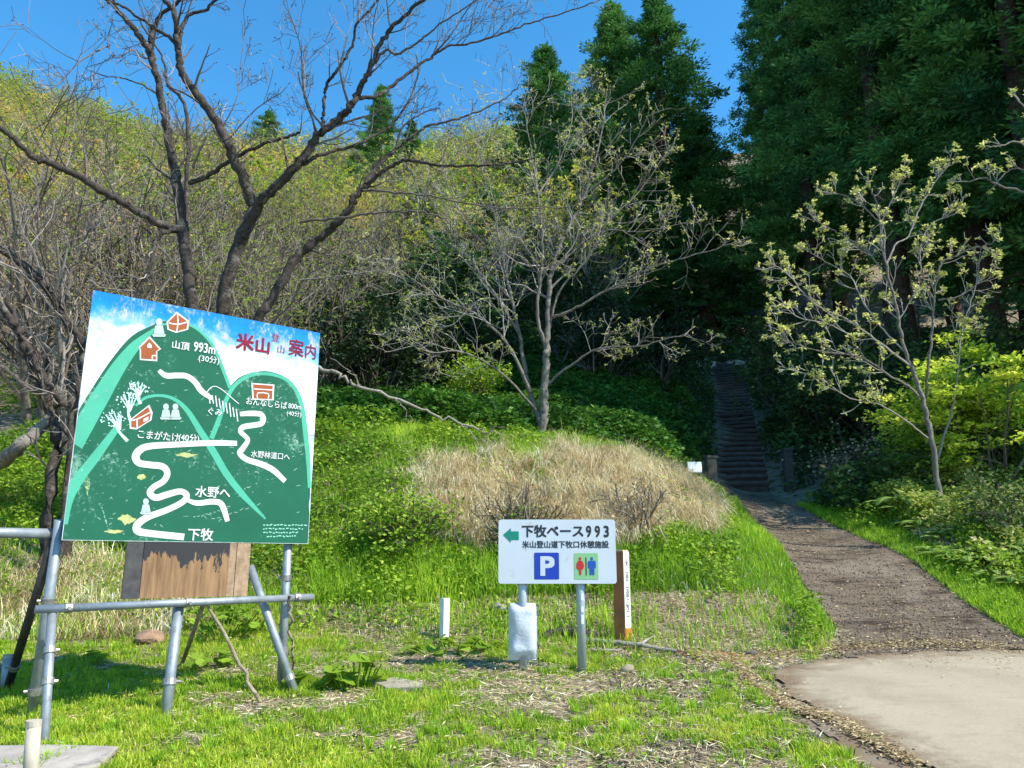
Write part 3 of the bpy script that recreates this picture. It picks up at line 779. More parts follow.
    def pipe(name, a, b_, rr=r, mat='galv', cl=()):
        o = MB().tube([a, b_], rr, 14).build(name, M[mat], root, smooth=False)
        for p in o.data.polygons: p.use_smooth = len(p.vertices) == 4
        a = np.array(a); b_ = np.array(b_); d = (b_ - a) / np.linalg.norm(b_ - a)
        for f in cl:
            c = a + (b_ - a) * f
            q = MB().tube([c - d * 0.022, c + d * 0.022], rr * 1.28, 14)
            s_ = np.cross(d, [0, 0, 1.0]); s_ = s_ / (np.linalg.norm(s_) + 1e-9)
            q.tube([c + s_ * rr * 0.9, c + s_ * rr * 2.0], 0.012, 6)
            q.build('clamp', M['clamp'], o, smooth=False)
    sink = np.array([0, 0, -0.12])
    pipe('leg', hit(31, 716) + sink, BF.on(60, 520, -0.065), cl=(0.2, 0.62))
    pipe('leg', hit(45, 746) + sink, BF.on(52.5, 606, -0.02), 0.029, cl=(0.5, 0.7))
    pipe('leg', hit(165, 716) + sink, BF.on(179, 603, -0.05), 0.038, cl=(0.38,))
    pipe('leg', hit(281, 688) + sink, BF.on(288.5, 530, -0.065), cl=(0.3, 0.72))
    pipe('rail', BF.on(35, 609.5, 0.018), BF.on(313, 597, 0.018), 0.028, cl=(0.1, 0.5, 0.93))
    pipe('rail', BF.on(62, 534, -0.13), BF.on(62, 534, -0.13) - BF.e1 * 1.0, 0.036)
    pipe('brace', hit(5, 688) + sink, BF.on(54, 538, -0.135), 0.032, 'darkpipe', cl=(0.25,))
    pipe('brace', hit(302, 694) + sink, BF.on(250, 566, -0.16), 0.032, cl=(0.22,))
    pipe('brace', hit(181, 664) + sink * 0.3, BF.on(205, 600, -0.10), 0.018, 'straw_stick')
    settle(root)
M['straw_stick'] = barkmat('weathered_stick', (0.15, 0.11, 0.06), (0.42, 0.35, 0.25), 16)
build_map_board()

def stick(name, label, cat, pts, r0, r1, mat, sides=8, jit=0.006, forks=(), seed=0):
    rs = np.random.default_rng(seed)
    b = Bulk(); q = smooth_line(pts, n=6, jitter=jit, rng=rs)
    b.tube(q, np.linspace(r0, r1, len(q)), sides, 0.6)
    for f in forks:
        qq = smooth_line(f, n=5, jitter=jit, rng=rs); b.tube(qq, np.linspace(r1 * 1.1, r1 * 0.35, len(qq)), 6, 0.5)
    o = b.build(name, mat, smooth=True); tag(o, label, cat); return o
stick('prop_stick', 'thin bare stick leaning from the map board rail to the grass', 'stick', [hit(262, 704) + [0, 0, -0.02], at(235, 655, 6.15), BF.on(204, 599, -0.03)], 0.016, 0.012, M['straw_stick'], seed=3)
stick('dry_vine', 'dry vine hanging beside the right leg of the map board', 'vine', [BF.on(290, 596, 0.05), BF.on(291, 630, 0.02), BF.on(294, 655, -0.02), hit(297, 678)], 0.014, 0.008, M['straw_stick'], seed=5, jit=0.012)

# ------------------------------------------------------------------ the white direction sign
def build_direction_sign():
    g0 = hit(523, 670); g1 = hit(582, 672); Ys = (g0[1] + g1[1]) / 2
    O = at(498.5, 583.5, Ys); E = at(616, 584.5, Ys)
    W = E[0] - O[0]; H = W * 62.5 / 117
    S = Face(O, math.atan2(0.0, 1.0)); S.O = O + np.array([0, -0.06, 0])
    root = thing('direction_sign', 'white rounded direction sign with green arrow and parking symbol on two grey posts', 'sign', (g0 + g1) / 2)
    def rrect(u0, v0, u1, v1, r_, n=5):
        p = []
        for cx, cy, a0 in ((u1 - r_, v1 - r_, 0), (u0 + r_, v1 - r_, 90), (u0 + r_, v0 + r_, 180), (u1 - r_, v0 + r_, 270)):
            for q in range(n + 1): a = R(a0 + 90 * q / n); p.append((cx + r_ * math.cos(a), cy + r_ * math.sin(a)))
        return p
    white = plain('sign_white', (0.53, 0.565, 0.60), 0.5, 0, 0.05, 3, dirt=((0.44, 0.45, 0.45), 6, 0.60))
    mb = MB(); q = np.array(rrect(0, 0, W, H, 0.025)); n = len(q)
    V = np.concatenate([S.w(q[:, 0], q[:, 1], 0), S.w(q[:, 0], q[:, 1], -0.012)])
    mb.add(V, [tuple(range(n)), tuple(range(2 * n - 1, n - 1, -1))] + [(i, n + i, n + (i + 1) % n, (i + 1) % n) for i in range(n)])
    mb.build('sign_panel', white, root)
    nx = lambda x: (x - 62) / 856 * W; ny = lambda y: (542 - y) / 467 * H
    N = lambda pts: [(nx(x), ny(y)) for x, y in pts]
    black = plain('sign_black', (0.018, 0.016, 0.02), 0.4, 0, 0.02); h1, h2 = 0.002, 0.0042
    mb = MB(); kx = W / 856
    def line(body, x0, x1, yc, size, bold):
        V, F = glyphs(body, size * kx, bold); w_ = V[:, 0].max() - V[:, 0].min()
        V = V * [(x1 - x0) * kx / w_, 1, 1]
        mb.add(S.w(V[:, 0] + nx((x0 + x1) / 2), V[:, 1] + ny(yc), h1) + S.n * V[:, 2:3], F)
    line('下牧ベース', 232, 684, 160, 92, 0.034)
    for i, ch in enumerate('993'): line(ch, 703 + i * 64.5, 742 + i * 64.5, 163, 112, 0.034)
    mb.build('lettering', black, root)
    mb = MB(); line('米山登山道下牧口休憩施設', 234, 868, 258, 55, 0.026); mb.build('lettering', black, root)
    mb = MB(); S.fill(mb, N([(95, 188), (152, 138), (152, 162), (210, 162), (210, 226), (152, 226), (152, 245)]), h1)
    mb.build('arrow', plain('sign_green', (0.0, 0.20, 0.13), 0.4, 0, 0.03), root)
    mb = MB(); S.fill(mb, [(u, v) for u, v in rrect(nx(322), ny(511), nx(502), ny(318), 0.010)], h1, 0)
    V, F = glyphs('P', 205 * kx, 0.045); w_ = np.ptp(V[:, 0]); hh = np.ptp(V[:, 1])
    V = V * [104 * kx / w_, 142 / 467 * H / hh, 1]
    mb.add(S.w(V[:, 0] + nx(418), V[:, 1] + ny(415), h2) + S.n * V[:, 2:3], F, 1)
    mb.build('parking_symbol', [plain('sign_blue', (0.004, 0.035, 0.36), 0.4, 0, 0.03), white], root)
    mb = MB(); S.fill(mb, rrect(nx(612), ny(511), nx(786), ny(322), 0.008), h1, 0)
    def fig(cx, m, skirt):
        a = np.linspace(0, 2 * np.pi, 17)[:-1]
        S.fill(mb, N([(cx + 10 * math.cos(q), 362 + 12 * math.sin(q)) for q in a]), h2, m)
        if skirt: body = [(cx - 14, 377), (cx + 14, 377), (cx + 24, 392), (cx + 29, 420), (cx + 22, 438), (cx + 10, 442), (cx + 7, 480), (cx - 7, 480), (cx - 10, 442), (cx - 22, 438), (cx - 29, 420), (cx - 24, 392)]
        else: body = [(cx - 24, 377), (cx + 24, 377), (cx + 29, 388), (cx + 29, 428), (cx + 19, 430), (cx + 17, 480), (cx + 3, 480), (cx, 445), (cx - 3, 480), (cx - 17, 480), (cx - 19, 430), (cx - 29, 428), (cx - 29, 388)]
        S.fill(mb, N(body), h2, m)
    fig(655, 1, True); fig(740, 2, False)
    S.fill(mb, N([(695, 352), (702, 352), (702, 482), (695, 482)]), h2, 3)
    mb.build('toilet_symbol', [plain('sign_pale_green', (0.22, 0.46, 0.20), 0.4, 0, 0.03), plain('sign_red', (0.5, 0.012, 0.015), 0.4, 0, 0.03), plain('sign_mid_blue', (0.006, 0.07, 0.36), 0.4, 0, 0.03), black], root)
    for g, px in ((g0, 523), (g1, 582)):
        o = MB().tube([(g[0], Ys, g[2] - 0.1), (g[0], Ys, O[2] + H * 0.9)], 0.039, 16).build('post', M['signpipe'], root)
        for p in o.data.polygons: p.use_smooth = len(p.vertices) == 4
        for vz in (0.18, 0.8): MB().box((g[0], Ys - 0.035, O[2] + H * vz), (0.13, 0.022, 0.03), bev=0.004).build('bracket', M['clamp'], o)
    for i, (a0, b0) in enumerate(((0.60, 0.06), (0.50, 0.05), (0.40, 0.08))):           # little white sticker marks down the right post
        a = np.linspace(-0.95, -0.35, 5); z0 = g1[2] + a0
        V = np.array([[g1[0] + 0.041 * math.sin(q + 0.9), Ys - 0.041 * math.cos(q + 0.9), z] for z in (z0, z0 + b0) for q in a])
        MB().add(V, [(j, j + 1, 6 + j, 5 + j) for j in range(4)]).build('sticker', white, root)
    settle(root)
    return g0, Ys, O, H
SG, SY, SO, SH = build_direction_sign()

def build_bag():
    """translucent white plastic pouch on the left post"""
    m, t, b, out = nt('white_plastic'); b.inputs['Base Color'].default_value = (0.62, 0.66, 0.72, 1); b.inputs['Roughness'].default_value = 0.3
    t.links.new(ramp(t, [(0.35, (0.66, 0.70, 0.76)), (0.68, (0.50, 0.53, 0.56))], noise(t, 9, 5, 0.7)), b.inputs['Base Color'])
    tr = t.nodes.new('ShaderNodeBsdfTranslucent'); tr.inputs[0].default_value = (0.8, 0.84, 0.9, 1)
    mx = t.nodes.new('ShaderNodeMixShader'); mx.inputs[0].default_value = 0.2
    t.links.new(b.outputs[0], mx.inputs[1]); t.links.new(tr.outputs[0], mx.inputs[2]); t.links.new(mx.outputs[0], out.inputs[0])
    bump(t, b, noise(t, 20, 2, 0.5, None, 1.5), 0.45, 0.012)
    x0 = at(508.5, 630, SY)[0]; x1 = at(537, 630, SY)[0]; z1 = at(522, 603, SY)[2]; z0 = at(522, 660, SY)[2]
    nu, nv = 25, 25; V = []
    for side in (-1, 1):
        for j in range(nv):
            v = j / (nv - 1)
            for i in range(nu):
                u = i / (nu - 1)
                wv = 1 - 0.10 * max(0, v - 0.9) / 0.1 - 0.06 * max(0, 0.1 - v) / 0.1
                X = (x0 + x1) / 2 + (u - 0.5) * (x1 - x0) * wv
                bul = (1 - (2 * u - 1) ** 4) * min(1, v * 6, (1 - v) * 8 + 0.1)
                d = (0.062 if side < 0 else 0.052) * bul + 0.004 + 0.006 * math.sin(9 * v + 5 * u)
                d += 0.004 if j in (3, 5) else 0
                V.append((X, SY + side * d - 0.0, z0 + (z1 - z0) * v))
    V = np.array(V); F = []
    for s_ in range(2):
        o_ = s_ * nu * nv
        for j in range(nv - 1):
            for i in range(nu - 1):
                a = o_ + j * nu + i; f = (a, a + 1, a + nu + 1, a + nu); F.append(f if s_ == 0 else f[::-1])
    e = [j * nu for j in range(nv)]; f_ = [j * nu + nu - 1 for j in range(nv)]
    for l in (e, f_, list(range(nu)), list(range(nu * (nv - 1), nu * nv))):
        for a, c in zip(l[:-1], l[1:]): F.append((a, c, c + nu * nv, a + nu * nv))
    root = thing('plastic_cover', 'white plastic bag wrapped around the left post of the direction sign', 'plastic bag', ((x0 + x1) / 2, SY, z0))
    MB().add(V, F).build('pouch', m, root, smooth=True)
    mb = MB(); 
    for zz in (z0 + 0.06, z0 + 0.045): mb.box(((x0 + x1) / 2, SY - 0.070, zz), ((x1 - x0) * 0.86, 0.004, 0.004))
    settle(root)
build_bag()

# ------------------------------------------------------------------ the reddish square trail post
def build_trail_post():
    g = hit(623, 641); Y = g[1]
    top = at(624, 551, Y)
    hgt = top[2] - g[2]
    root = thing('trail_marker_post', 'square reddish brown wooden trail post with a white lettered strip', 'marker post', g)
    ang = R(54)                                               # turned so that two faces show
    c, s_ = math.cos(ang), math.sin(ang); w = 0.125
    brown = plain('red_brown_stain', (0.34, 0.115, 0.035), 0.7, 0, 0.25, 5, bmp=0.2)
    ora = plain('orange_base', (0.55, 0.16, 0.02), 0.7, 0, 0.2, 6)
    mb = MB(); mb.box((g[0], Y, g[2] + hgt / 2 - 0.06), (w, w, hgt + 0.12), ang + math.pi / 4 * 0, 0, 0.006)
    o = mb.build('post', brown, root)
    mb = MB(); mb.box((g[0], Y, g[2] + hgt + 0.004), (w * 0.92, w * 0.92, 0.012), ang, 0, 0.003); mb.build('cap', plain('pale_cut_wood', (0.5, 0.42, 0.30), 0.8), root)
    n = np.array([math.sin(ang), -math.cos(ang), 0]); e = np.array([c, s_, 0])
    # the white strip on the face turned to the right
    FA = Face((0, 0, 0), ang); FA.O = g + FA.n * (w / 2) - FA.e1 * (w / 2)
    mb = MB(); FA.slab(mb, 0.003, w - 0.003, 0.12, hgt - 0.006, 0.0, 0.004); mb.build('label_strip', plain('strip_white', (0.80, 0.78, 0.72), 0.5, 0, 0.04), root)
    mb = MB(); FA.slab(mb, 0.003, w - 0.003, 0.0, 0.118, 0.0, 0.004); mb.build('painted_foot', ora, root)
    mb = MB(); txt = '米山登山道下牧口'
    for i, ch in enumerate(txt): FA.text(mb, ch, w / 2, hgt - 0.12 - i * (hgt - 0.3) / len(txt), 0.078, 0.006, 0, 0.012)
    mb.build('lettering', plain('strip_ink', (0.10, 0.09, 0.10), 0.5), root)
    settle(root)
build_trail_post()

# ------------------------------------------------------------------ stakes, slabs, stones
def square_stake(name, label, px0, py0, px1, py1, w, mat, rz, capmat=None):
    g = hit(px0, py0); t_ = at(px1, py1, g[1])
    h = t_[2] - g[2]
    root = thing(name, label, 'post', g)
    mb = MB(); lean = (t_[0] - g[0])
    mb.box((0, 0, h / 2 - 0.06), (w, w, h + 0.12), rz, 0, w * 0.08)
    for V in mb.V: V[:, 0] += lean * np.clip(V[:, 2] / h, 0, 1)
    mb.build('shaft', mat, root)
    mb = MB(); mb.box((lean, 0, h + 0.004), (w * 0.9, w * 0.9, 0.01), rz, 0, 0.002); mb.build('cap', capmat or mat, root)
    return root
square_stake('boundary_stake', 'short white square stake standing in the grass left of the direction sign', 444, 641, 445, 599, 0.075, plain('stake_white', (0.66, 0.68, 0.68), 0.6, 0, 0.12, 8, dirt=((0.35, 0.33, 0.28), 7, 0.62)), R(38))
def round_post(name, label, g, top, r, mat):
    root = thing(name, label, 'post', g)
    o = MB().tube([(0, 0, -0.1), tuple(np.array(top) - g)], r, 14).build('shaft', mat, root)
    for p in o.data.polygons: p.use_smooth = len(p.vertices) == 4
    a = np.array(top) - g
    MB().tube([a - [0, 0, 0.025], a + [0, 0, 0.004]], r * 1.06, 14).build('cap', mat, root)
g = hit(30, 798, 3.0); round_post('stub_post', 'short beige stub post in front of the left pipes of the map board', g, at(34, 721, g[1]), 0.036, plain('stub_beige', (0.42, 0.37, 0.28), 0.8, 0, 0.2, 9))
g = hit(5, 690); round_post('pipe_stub', 'short grey pipe stub at the foot of the dark brace', g, at(8, 655, g[1]), 0.034, M['galv'])

def prism(name, label, cat, px_poly, thick, mat, lift=0.0, bev=0.01, wob=0.0, seed=0):
    import bmesh
    rs = np.random.default_rng(seed)
    P = np.array([hit(*p, 2.5) for p in px_poly]); z = P[:, 2].mean() + lift
    c = P.mean(0)
    bm = bmesh.new()
    vs = [bm.verts.new((p[0] - c[0], p[1] - c[1], gz(p[0], p[1]) + lift - c[2])) for p in P]
    f = bm.faces.new(vs)
    if f.normal.z < 0: bmesh.ops.reverse_faces(bm, faces=[f])
    r = bmesh.ops.extrude_face_region(bm, geom=[f])
    for v in [e for e in r['geom'] if isinstance(e, bmesh.types.BMVert)]: v.co.z += thick
    bmesh.ops.recalc_face_normals(bm, faces=bm.faces)
    bmesh.ops.bevel(bm, geom=list(bm.edges), offset=bev, segments=2, affect='EDGES', profile=0.5)
    if wob:
        for v in bm.verts: v.co += Vector(rs.normal(0, wob, 3))
    me = bpy.data.meshes.new(name); bm.to_mesh(me); bm.free(); me.materials.append(mat); me.polygons.foreach_set('use_smooth', np.zeros(len(me.polygons), bool))
    o = bpy.data.objects.new(name, me); COL.objects.link(o); o.location = c
    return tag(o, label, cat)
slabm = plain('grey_slab', (0.33, 0.29, 0.25), 0.92, 0, 0.25, 5, 0.5, 30, dirt=((0.16, 0.13, 0.10), 4, 0.6))
prism('paving_slab', 'grey concrete paving slab at the grass edge by the stub post', 'slab', [(-60, 755), (60, 753), (118, 755), (98, 774), (40, 786), (-80, 786)], 0.035, slabm, 0.01)
prism('flat_stone', 'flat weathered stone set in the lawn by the butterbur leaves', 'stone', [(368, 686), (398, 684), (424, 689), (420, 694), (385, 694)], 0.05, plain('flat_stone', (0.30, 0.25, 0.20), 0.9, 0, 0.25, 9, 0.5, 40), 0.0, 0.006, 0.002)
def boulder(name, label, px, py, size, mat, seed, sq=(1, 1, 0.7)):
    import bmesh
    rs = np.random.default_rng(seed); bm = bmesh.new(); bmesh.ops.create_icosphere(bm, subdivisions=3, radius=1)
    co = np.array([v.co for v in bm.verts])
    dn = rs.normal(0, 1, (9, 3)); dn /= np.linalg.norm(dn, axis=1)[:, None]
    r = np.ones(len(co))
    for d in dn: r = np.minimum(r, 0.72 / np.clip(co @ d, 0.5, 9) if rs.random() < 2 else r)
    r += 0.06 * (vnoise(co[:, 0] * 4 + 9, co[:, 1] * 4 + co[:, 2] * 3, seed) - 0.5)
    for v, k in zip(bm.verts, r): v.co *= k
    for v in bm.verts: v.co = Vector((v.co.x * sq[0], v.co.y * sq[1], v.co.z * sq[2])) * size
    me = bpy.data.meshes.new(name); bm.to_mesh(me); bm.free(); me.materials.append(mat); me.polygons.foreach_set('use_smooth', np.zeros(len(me.polygons), bool))
    o = bpy.data.objects.new(name, me); COL.objects.link(o); g = hit(px, py); o.location = g + np.array([0, 0, size * 0.25]); o.rotation_euler = (0, 0, rs.uniform(0, 6))
    return tag(o, label, 'stone')
boulder('rock', 'rounded brown rock on the bank behind the map board legs', 150, 642, 0.14, plain('rock_brown', (0.26, 0.16, 0.10), 0.9, 0, 0.3, 9, 0.5, 40), 2)
boulder('rock', 'small dark angular stone beside the orange soil patch', 752, 656, 0.06, plain('rock_dark', (0.13, 0.11, 0.09), 0.9, 0, 0.3, 12, 0.5, 50), 3)
boulder('rock', 'pale buff stone in the grass right of the sign posts', 628, 673, 0.075, plain('rock_buff', (0.27, 0.22, 0.14), 0.9, 0, 0.2, 12, 0.5, 50), 5)
boulder('rock', 'grey stone on the bare bank above the white stake', 500, 612, 0.11, plain('rock_grey', (0.25, 0.22, 0.18), 0.9, 0, 0.25, 12, 0.5, 50), 6, (1.3, 1, 0.6))
up = lambda p, h: np.array(p) + np.array([0, 0, h])
stick('fallen_log', 'pale fallen branch lying on the ground right of the sign posts', 'log', [up(hit(586, 645), 0.04), up(hit(610, 648), 0.045), up(hit(640, 651), 0.05), up(hit(677, 655), 0.03)], 0.030, 0.016, M['palebark'], forks=[[up(hit(640, 651), 0.05), up(hit(655, 645), 0.09)]], seed=1)
stick('fallen_log', 'dark rotten log lying behind the sign posts', 'log', [up(hit(543, 640), 0.02), up(hit(560, 637), 0.05), up(hit(578, 639), 0.05), up(hit(600, 643), 0.03)], 0.04, 0.055, M['bark'], seed=2)
stick('fallen_log', 'short grey stick lying just below the pale fallen branch', 'log', [up(hit(590, 653), 0.02), up(hit(606, 654), 0.03), up(hit(622, 652), 0.02)], 0.014, 0.010, M['palebark'], seed=4)
stick('fallen_branch', 'long bare dead branch slanting down onto the mound crest', 'branch', [at(316, 366, 12.0), at(340, 374, 12.0), at(360, 385, 12.0), at(407, 403, 12.1), at(444, 417, 12.2), at(475, 428, 12.2), at(491, 432, 12.2), at(512, 438, 12.3), at(530, 436, 12.3)], 0.030, 0.009, M['palebark'], jit=0.03, seed=7,
      forks=[[at(460, 422, 12.2), at(480, 440, 12.2), at(500, 448, 12.1), at(512, 447, 12.1)], [at(395, 398, 12.1), at(405, 412, 12.1), at(412, 422, 12.0)], [at(491, 432, 12.2), at(497, 426, 12.2), at(502, 430, 12.2)], [at(360, 385, 12.0), at(352, 372, 11.9), at(330, 358, 11.8)]])

# ------------------------------------------------------------------ the stairs and what stands by them
def build_stairs():
    a, b = np.array(STAIR[0]), np.array(STAIR[1])
    root = thing('stairs', 'long dark flight of earth and log steps climbing into the trees', 'stairs', a)
    n = 34; d = (b - a); dirv = np.array([d[0], d[1], 0]); dirv /= np.linalg.norm(dirv); ang = math.atan2(dirv[1], dirv[0]) - math.pi / 2
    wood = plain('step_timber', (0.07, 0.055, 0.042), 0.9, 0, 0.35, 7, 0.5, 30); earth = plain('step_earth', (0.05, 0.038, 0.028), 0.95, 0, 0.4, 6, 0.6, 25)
    rs = np.random.default_rng(8)
    for i in range(n):
        c = a + d * (i + 0.5) / n; rise = d[2] / n; run = np.hypot(d[0], d[1]) / n
        z = a[2] + rise * (i + 1) + 0.03
        mb = MB(); w = 1.16
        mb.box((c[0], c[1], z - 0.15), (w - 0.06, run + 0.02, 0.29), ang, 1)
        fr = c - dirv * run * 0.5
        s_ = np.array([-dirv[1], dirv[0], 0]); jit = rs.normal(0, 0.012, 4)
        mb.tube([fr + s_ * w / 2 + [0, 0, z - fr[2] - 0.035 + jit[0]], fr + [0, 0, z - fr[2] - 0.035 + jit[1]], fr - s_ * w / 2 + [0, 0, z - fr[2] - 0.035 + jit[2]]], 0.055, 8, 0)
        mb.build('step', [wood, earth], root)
    settle(root)
build_stairs()
darkpost = plain('old_dark_post', (0.06, 0.052, 0.043), 0.9, 0, 0.3, 10, 0.5, 30)
def gate_post(label, px, py0, py1, w, slant):
    g = hit(px, py0); t_ = at(px, py1, g[1]); h = t_[2] - g[2]
    root = thing('stair_post', label, 'post', g)
    mb = MB(); mb.box((0, 0, h / 2 - 0.1), (w, w * 0.8, h + 0.2), 0.15, 0, 0.02); mb.build('shaft', darkpost, root)
    mb = MB(); mb.box((0.01, 0, h + 0.01), (w * 1.12, w * 0.95, 0.05), 0.15, 0, 0.012); mb.build('cap', darkpost, root)
gate_post('dark stone post left of the stair foot beside the small white plate', 712, 490, 458, 0.19, 0)
gate_post('tall dark wooden post right of the stair foot', 790, 491, 450, 0.2, 0)
def small_plate():
    g = hit(694, 486); root = thing('small_plate', 'small blank white plate on a low stake left of the stairs', 'sign', g)
    a = at(687.5, 472.5, g[1]); b = at(701.5, 462, g[1]); c = (a + b) / 2
    mb = MB(); mb.box(c, (b[0] - a[0], 0.03, b[2] - a[2]), 0.1, 0, 0.006); mb.build('panel', plain('plate_white', (0.78, 0.82, 0.86), 0.5, 0, 0.05), root)
    mb = MB(); mb.box((c[0], c[1] + 0.035, (g[2] + a[2]) / 2 + 0.1), (0.04, 0.03, a[2] - g[2] + 0.3), 0.1); mb.build('stake', darkpost, root)
    settle(root)
small_plate()
for lab, p0 in (('low stone wall coloured as sunlit, left of the top of the stairs', (694, 376)), ('low stone wall coloured as sunlit, right of the top of the stairs', (752, 372))):
    g = at(p0[0], p0[1] - 6, 30.6)
    rs = np.random.default_rng(int(p0[0])); mb = MB()
    for k in range(12):
        mb.box((rs.uniform(-0.8, 0.8), rs.uniform(-0.1, 0.1), rs.uniform(-0.4, 0.35)), (rs.uniform(0.3, 0.55), 0.4 + rs.uniform(0, 0.15), rs.uniform(0.2, 0.34)), rs.normal(0, 0.1), 0, 0.04)
    mb.box((0, 0.15, -0.5), (1.9, 0.4, 1.5), 0, 0, 0.05)
    o = mb.build('stone_wall', plain('wall_stone', (0.5, 0.43, 0.30), 0.9, 0, 0.3, 4, 0.5, 20)); o.location = g  # stone colour raised to stand in for sunlight; the wall lies in shade
    tag(o, lab, 'wall')

# ------------------------------------------------------------------ woody growth
UPV = np.array([0, 0, 1.0])
def unit(v): return v / (np.linalg.norm(v) + 1e-9)
def perp(d, rs):
    v = rs.normal(0, 1, 3); v -= d * (v @ d); return unit(v)
def twig(B, p, d, L, r, depth, rs, tips, up=0.06, wander=0.16, kids=(3, 5), ratio=(0.4, 0.7), ang=(30, 62), sides=4, seg=None, rmin=0.0025, shade=(0.2, 0.9)):
    n = max(3, int(math.ceil(L / (seg or max(0.12, L / 6)))))
    pts = [p]; dd = unit(d); ds = [dd]
    for i in range(n):
        dd = unit(dd + rs.normal(0, wander, 3) + UPV * up); pts.append(pts[-1] + dd * L / n); ds.append(dd)
    t = np.linspace(0, 1, n + 1)
    B.tube(pts, np.maximum(r * (1 - 0.68 * t), rmin), sides if depth else 3, rs.uniform(*shade))
    if depth <= 0:
        tips.append((pts[-1], dd)); return
    k = rs.integers(kids[0], kids[1] + 1)
    for j in range(k):
        f = (j + rs.uniform(0.1, 0.9)) / k * 0.8 + 0.2
        i = min(int(f * n), n - 1); q = pts[i] + (pts[i + 1] - pts[i]) * (f * n - i)
        a = R(rs.uniform(*ang)); c = unit(ds[i] * math.cos(a) + perp(ds[i], rs) * math.sin(a))
        twig(B, q, c, L * rs.uniform(*ratio) * (1.15 - 0.45 * f), max(r * (1 - 0.68 * f) * 0.62, rmin), depth - 1, rs, tips, up, wander, kids, ratio, ang, max(3, sides - 1), None, rmin, shade)
    tips.append((pts[-1], dd))
def rosettes(B, tips, rs, n=(4, 7), L=(0.05, 0.10), droop=0.35, wide=0.45, keep=1.0, shade=(0.2, 1.0)):
    C, D, N, LL, rr = [], [], [], [], []
    for p, d in tips:
        if rs.random() > keep: continue
        base = rs.uniform(*shade)
        for j in range(rs.integers(n[0], n[1] + 1)):
            o = unit(rs.normal(0, 1, 3) * [1, 1, 0.5] + d * 0.5 - UPV * droop)
            C.append(p + rs.normal(0, 0.012, 3)); D.append(o); N.append(unit(UPV + rs.normal(0, 0.5, 3))); LL.append(rs.uniform(*L)); rr.append(np.clip(base + rs.normal(0, 0.12), 0, 1))
    if C: B.leaves(np.array(C), np.array(D), np.array(N), np.array(LL), np.array(LL) * wide, np.array(rr), fold=0.12)

def px_line(pts, Y0, Y1=None):
    n = len(pts); Y1 = Y0 if Y1 is None else Y1
    return [at(p[0], p[1], p[2] if len(p) > 2 else Y0 + (Y1 - Y0) * i / (n - 1)) for i, p in enumerate(pts)]
def traced_tree(name, label, limbs, rs, barkm, twigm, twig_args, leaf_args=None, leafm=None, spacing=0.35, start=0.25, sides=10, loc=None, cat='tree', group=None, jit=0.012):
    """limbs: (points, radius0, radius1, twig density, twig length)"""
    T, W, Lf = Bulk(), Bulk(), Bulk(); tips = []
    root_p = loc if loc is not None else np.array(limbs[0][0][0])
    for li in limbs:
        pts, r0, r1, dens, tl = li[:5]; st = li[5] if len(li) > 5 else start
        q = smooth_line(pts, n=7, jitter=jit * min(1, r0 / 0.05), rng=rs)
        t = np.linspace(0, 1, len(q)); rad = r0 + (r1 - r0) * t ** 0.8
        rad = rad * (1 + 0.07 * (np.convolve(rs.random(len(q) + 4), np.ones(5) / 5, 'valid') - 0.5) * 3)
        if r0 > 0.024: T.tube(q, rad, sides if r0 > 0.05 else 7)
        else: W.tube(q, rad, 5, rs.uniform(0.2, 0.8))
        seglen = np.r_[0, np.cumsum(np.linalg.norm(np.diff(q, axis=0), axis=1))]; tot = seglen[-1]
        m = int(tot * (1 - st) / spacing * dens)
        for j in range(m):
            f = st + (1 - st) * rs.random(); s = f * tot; i = min(np.searchsorted(seglen, s), len(q) - 1); i = max(i, 1)
            d = unit(q[i] - q[i - 1]); a = R(rs.uniform(28, 70)); c = unit(d * math.cos(a) + perp(d, rs) * math.sin(a) + UPV * 0.15)
            twig(W, q[i], c, tl * rs.uniform(0.45, 1.2) * (1.1 - 0.4 * f), min(0.45 * rad[i], 0.010 + 0.010 * tl), rs.integers(1, 3), rs, tips, **twig_args)
        tips.append((q[-1], unit(q[-1] - q[-2])))
    root = thing(name, label, cat, root_p, 0, group)
    if T.n: T.build('trunk', barkm, root, smooth=True)
    if W.n: W.build('crown', twigm, root)
    if leaf_args:
        rosettes(Lf, tips, rs, **leaf_args); Lf.build('leaves', leafm, root)
    settle(root); return root

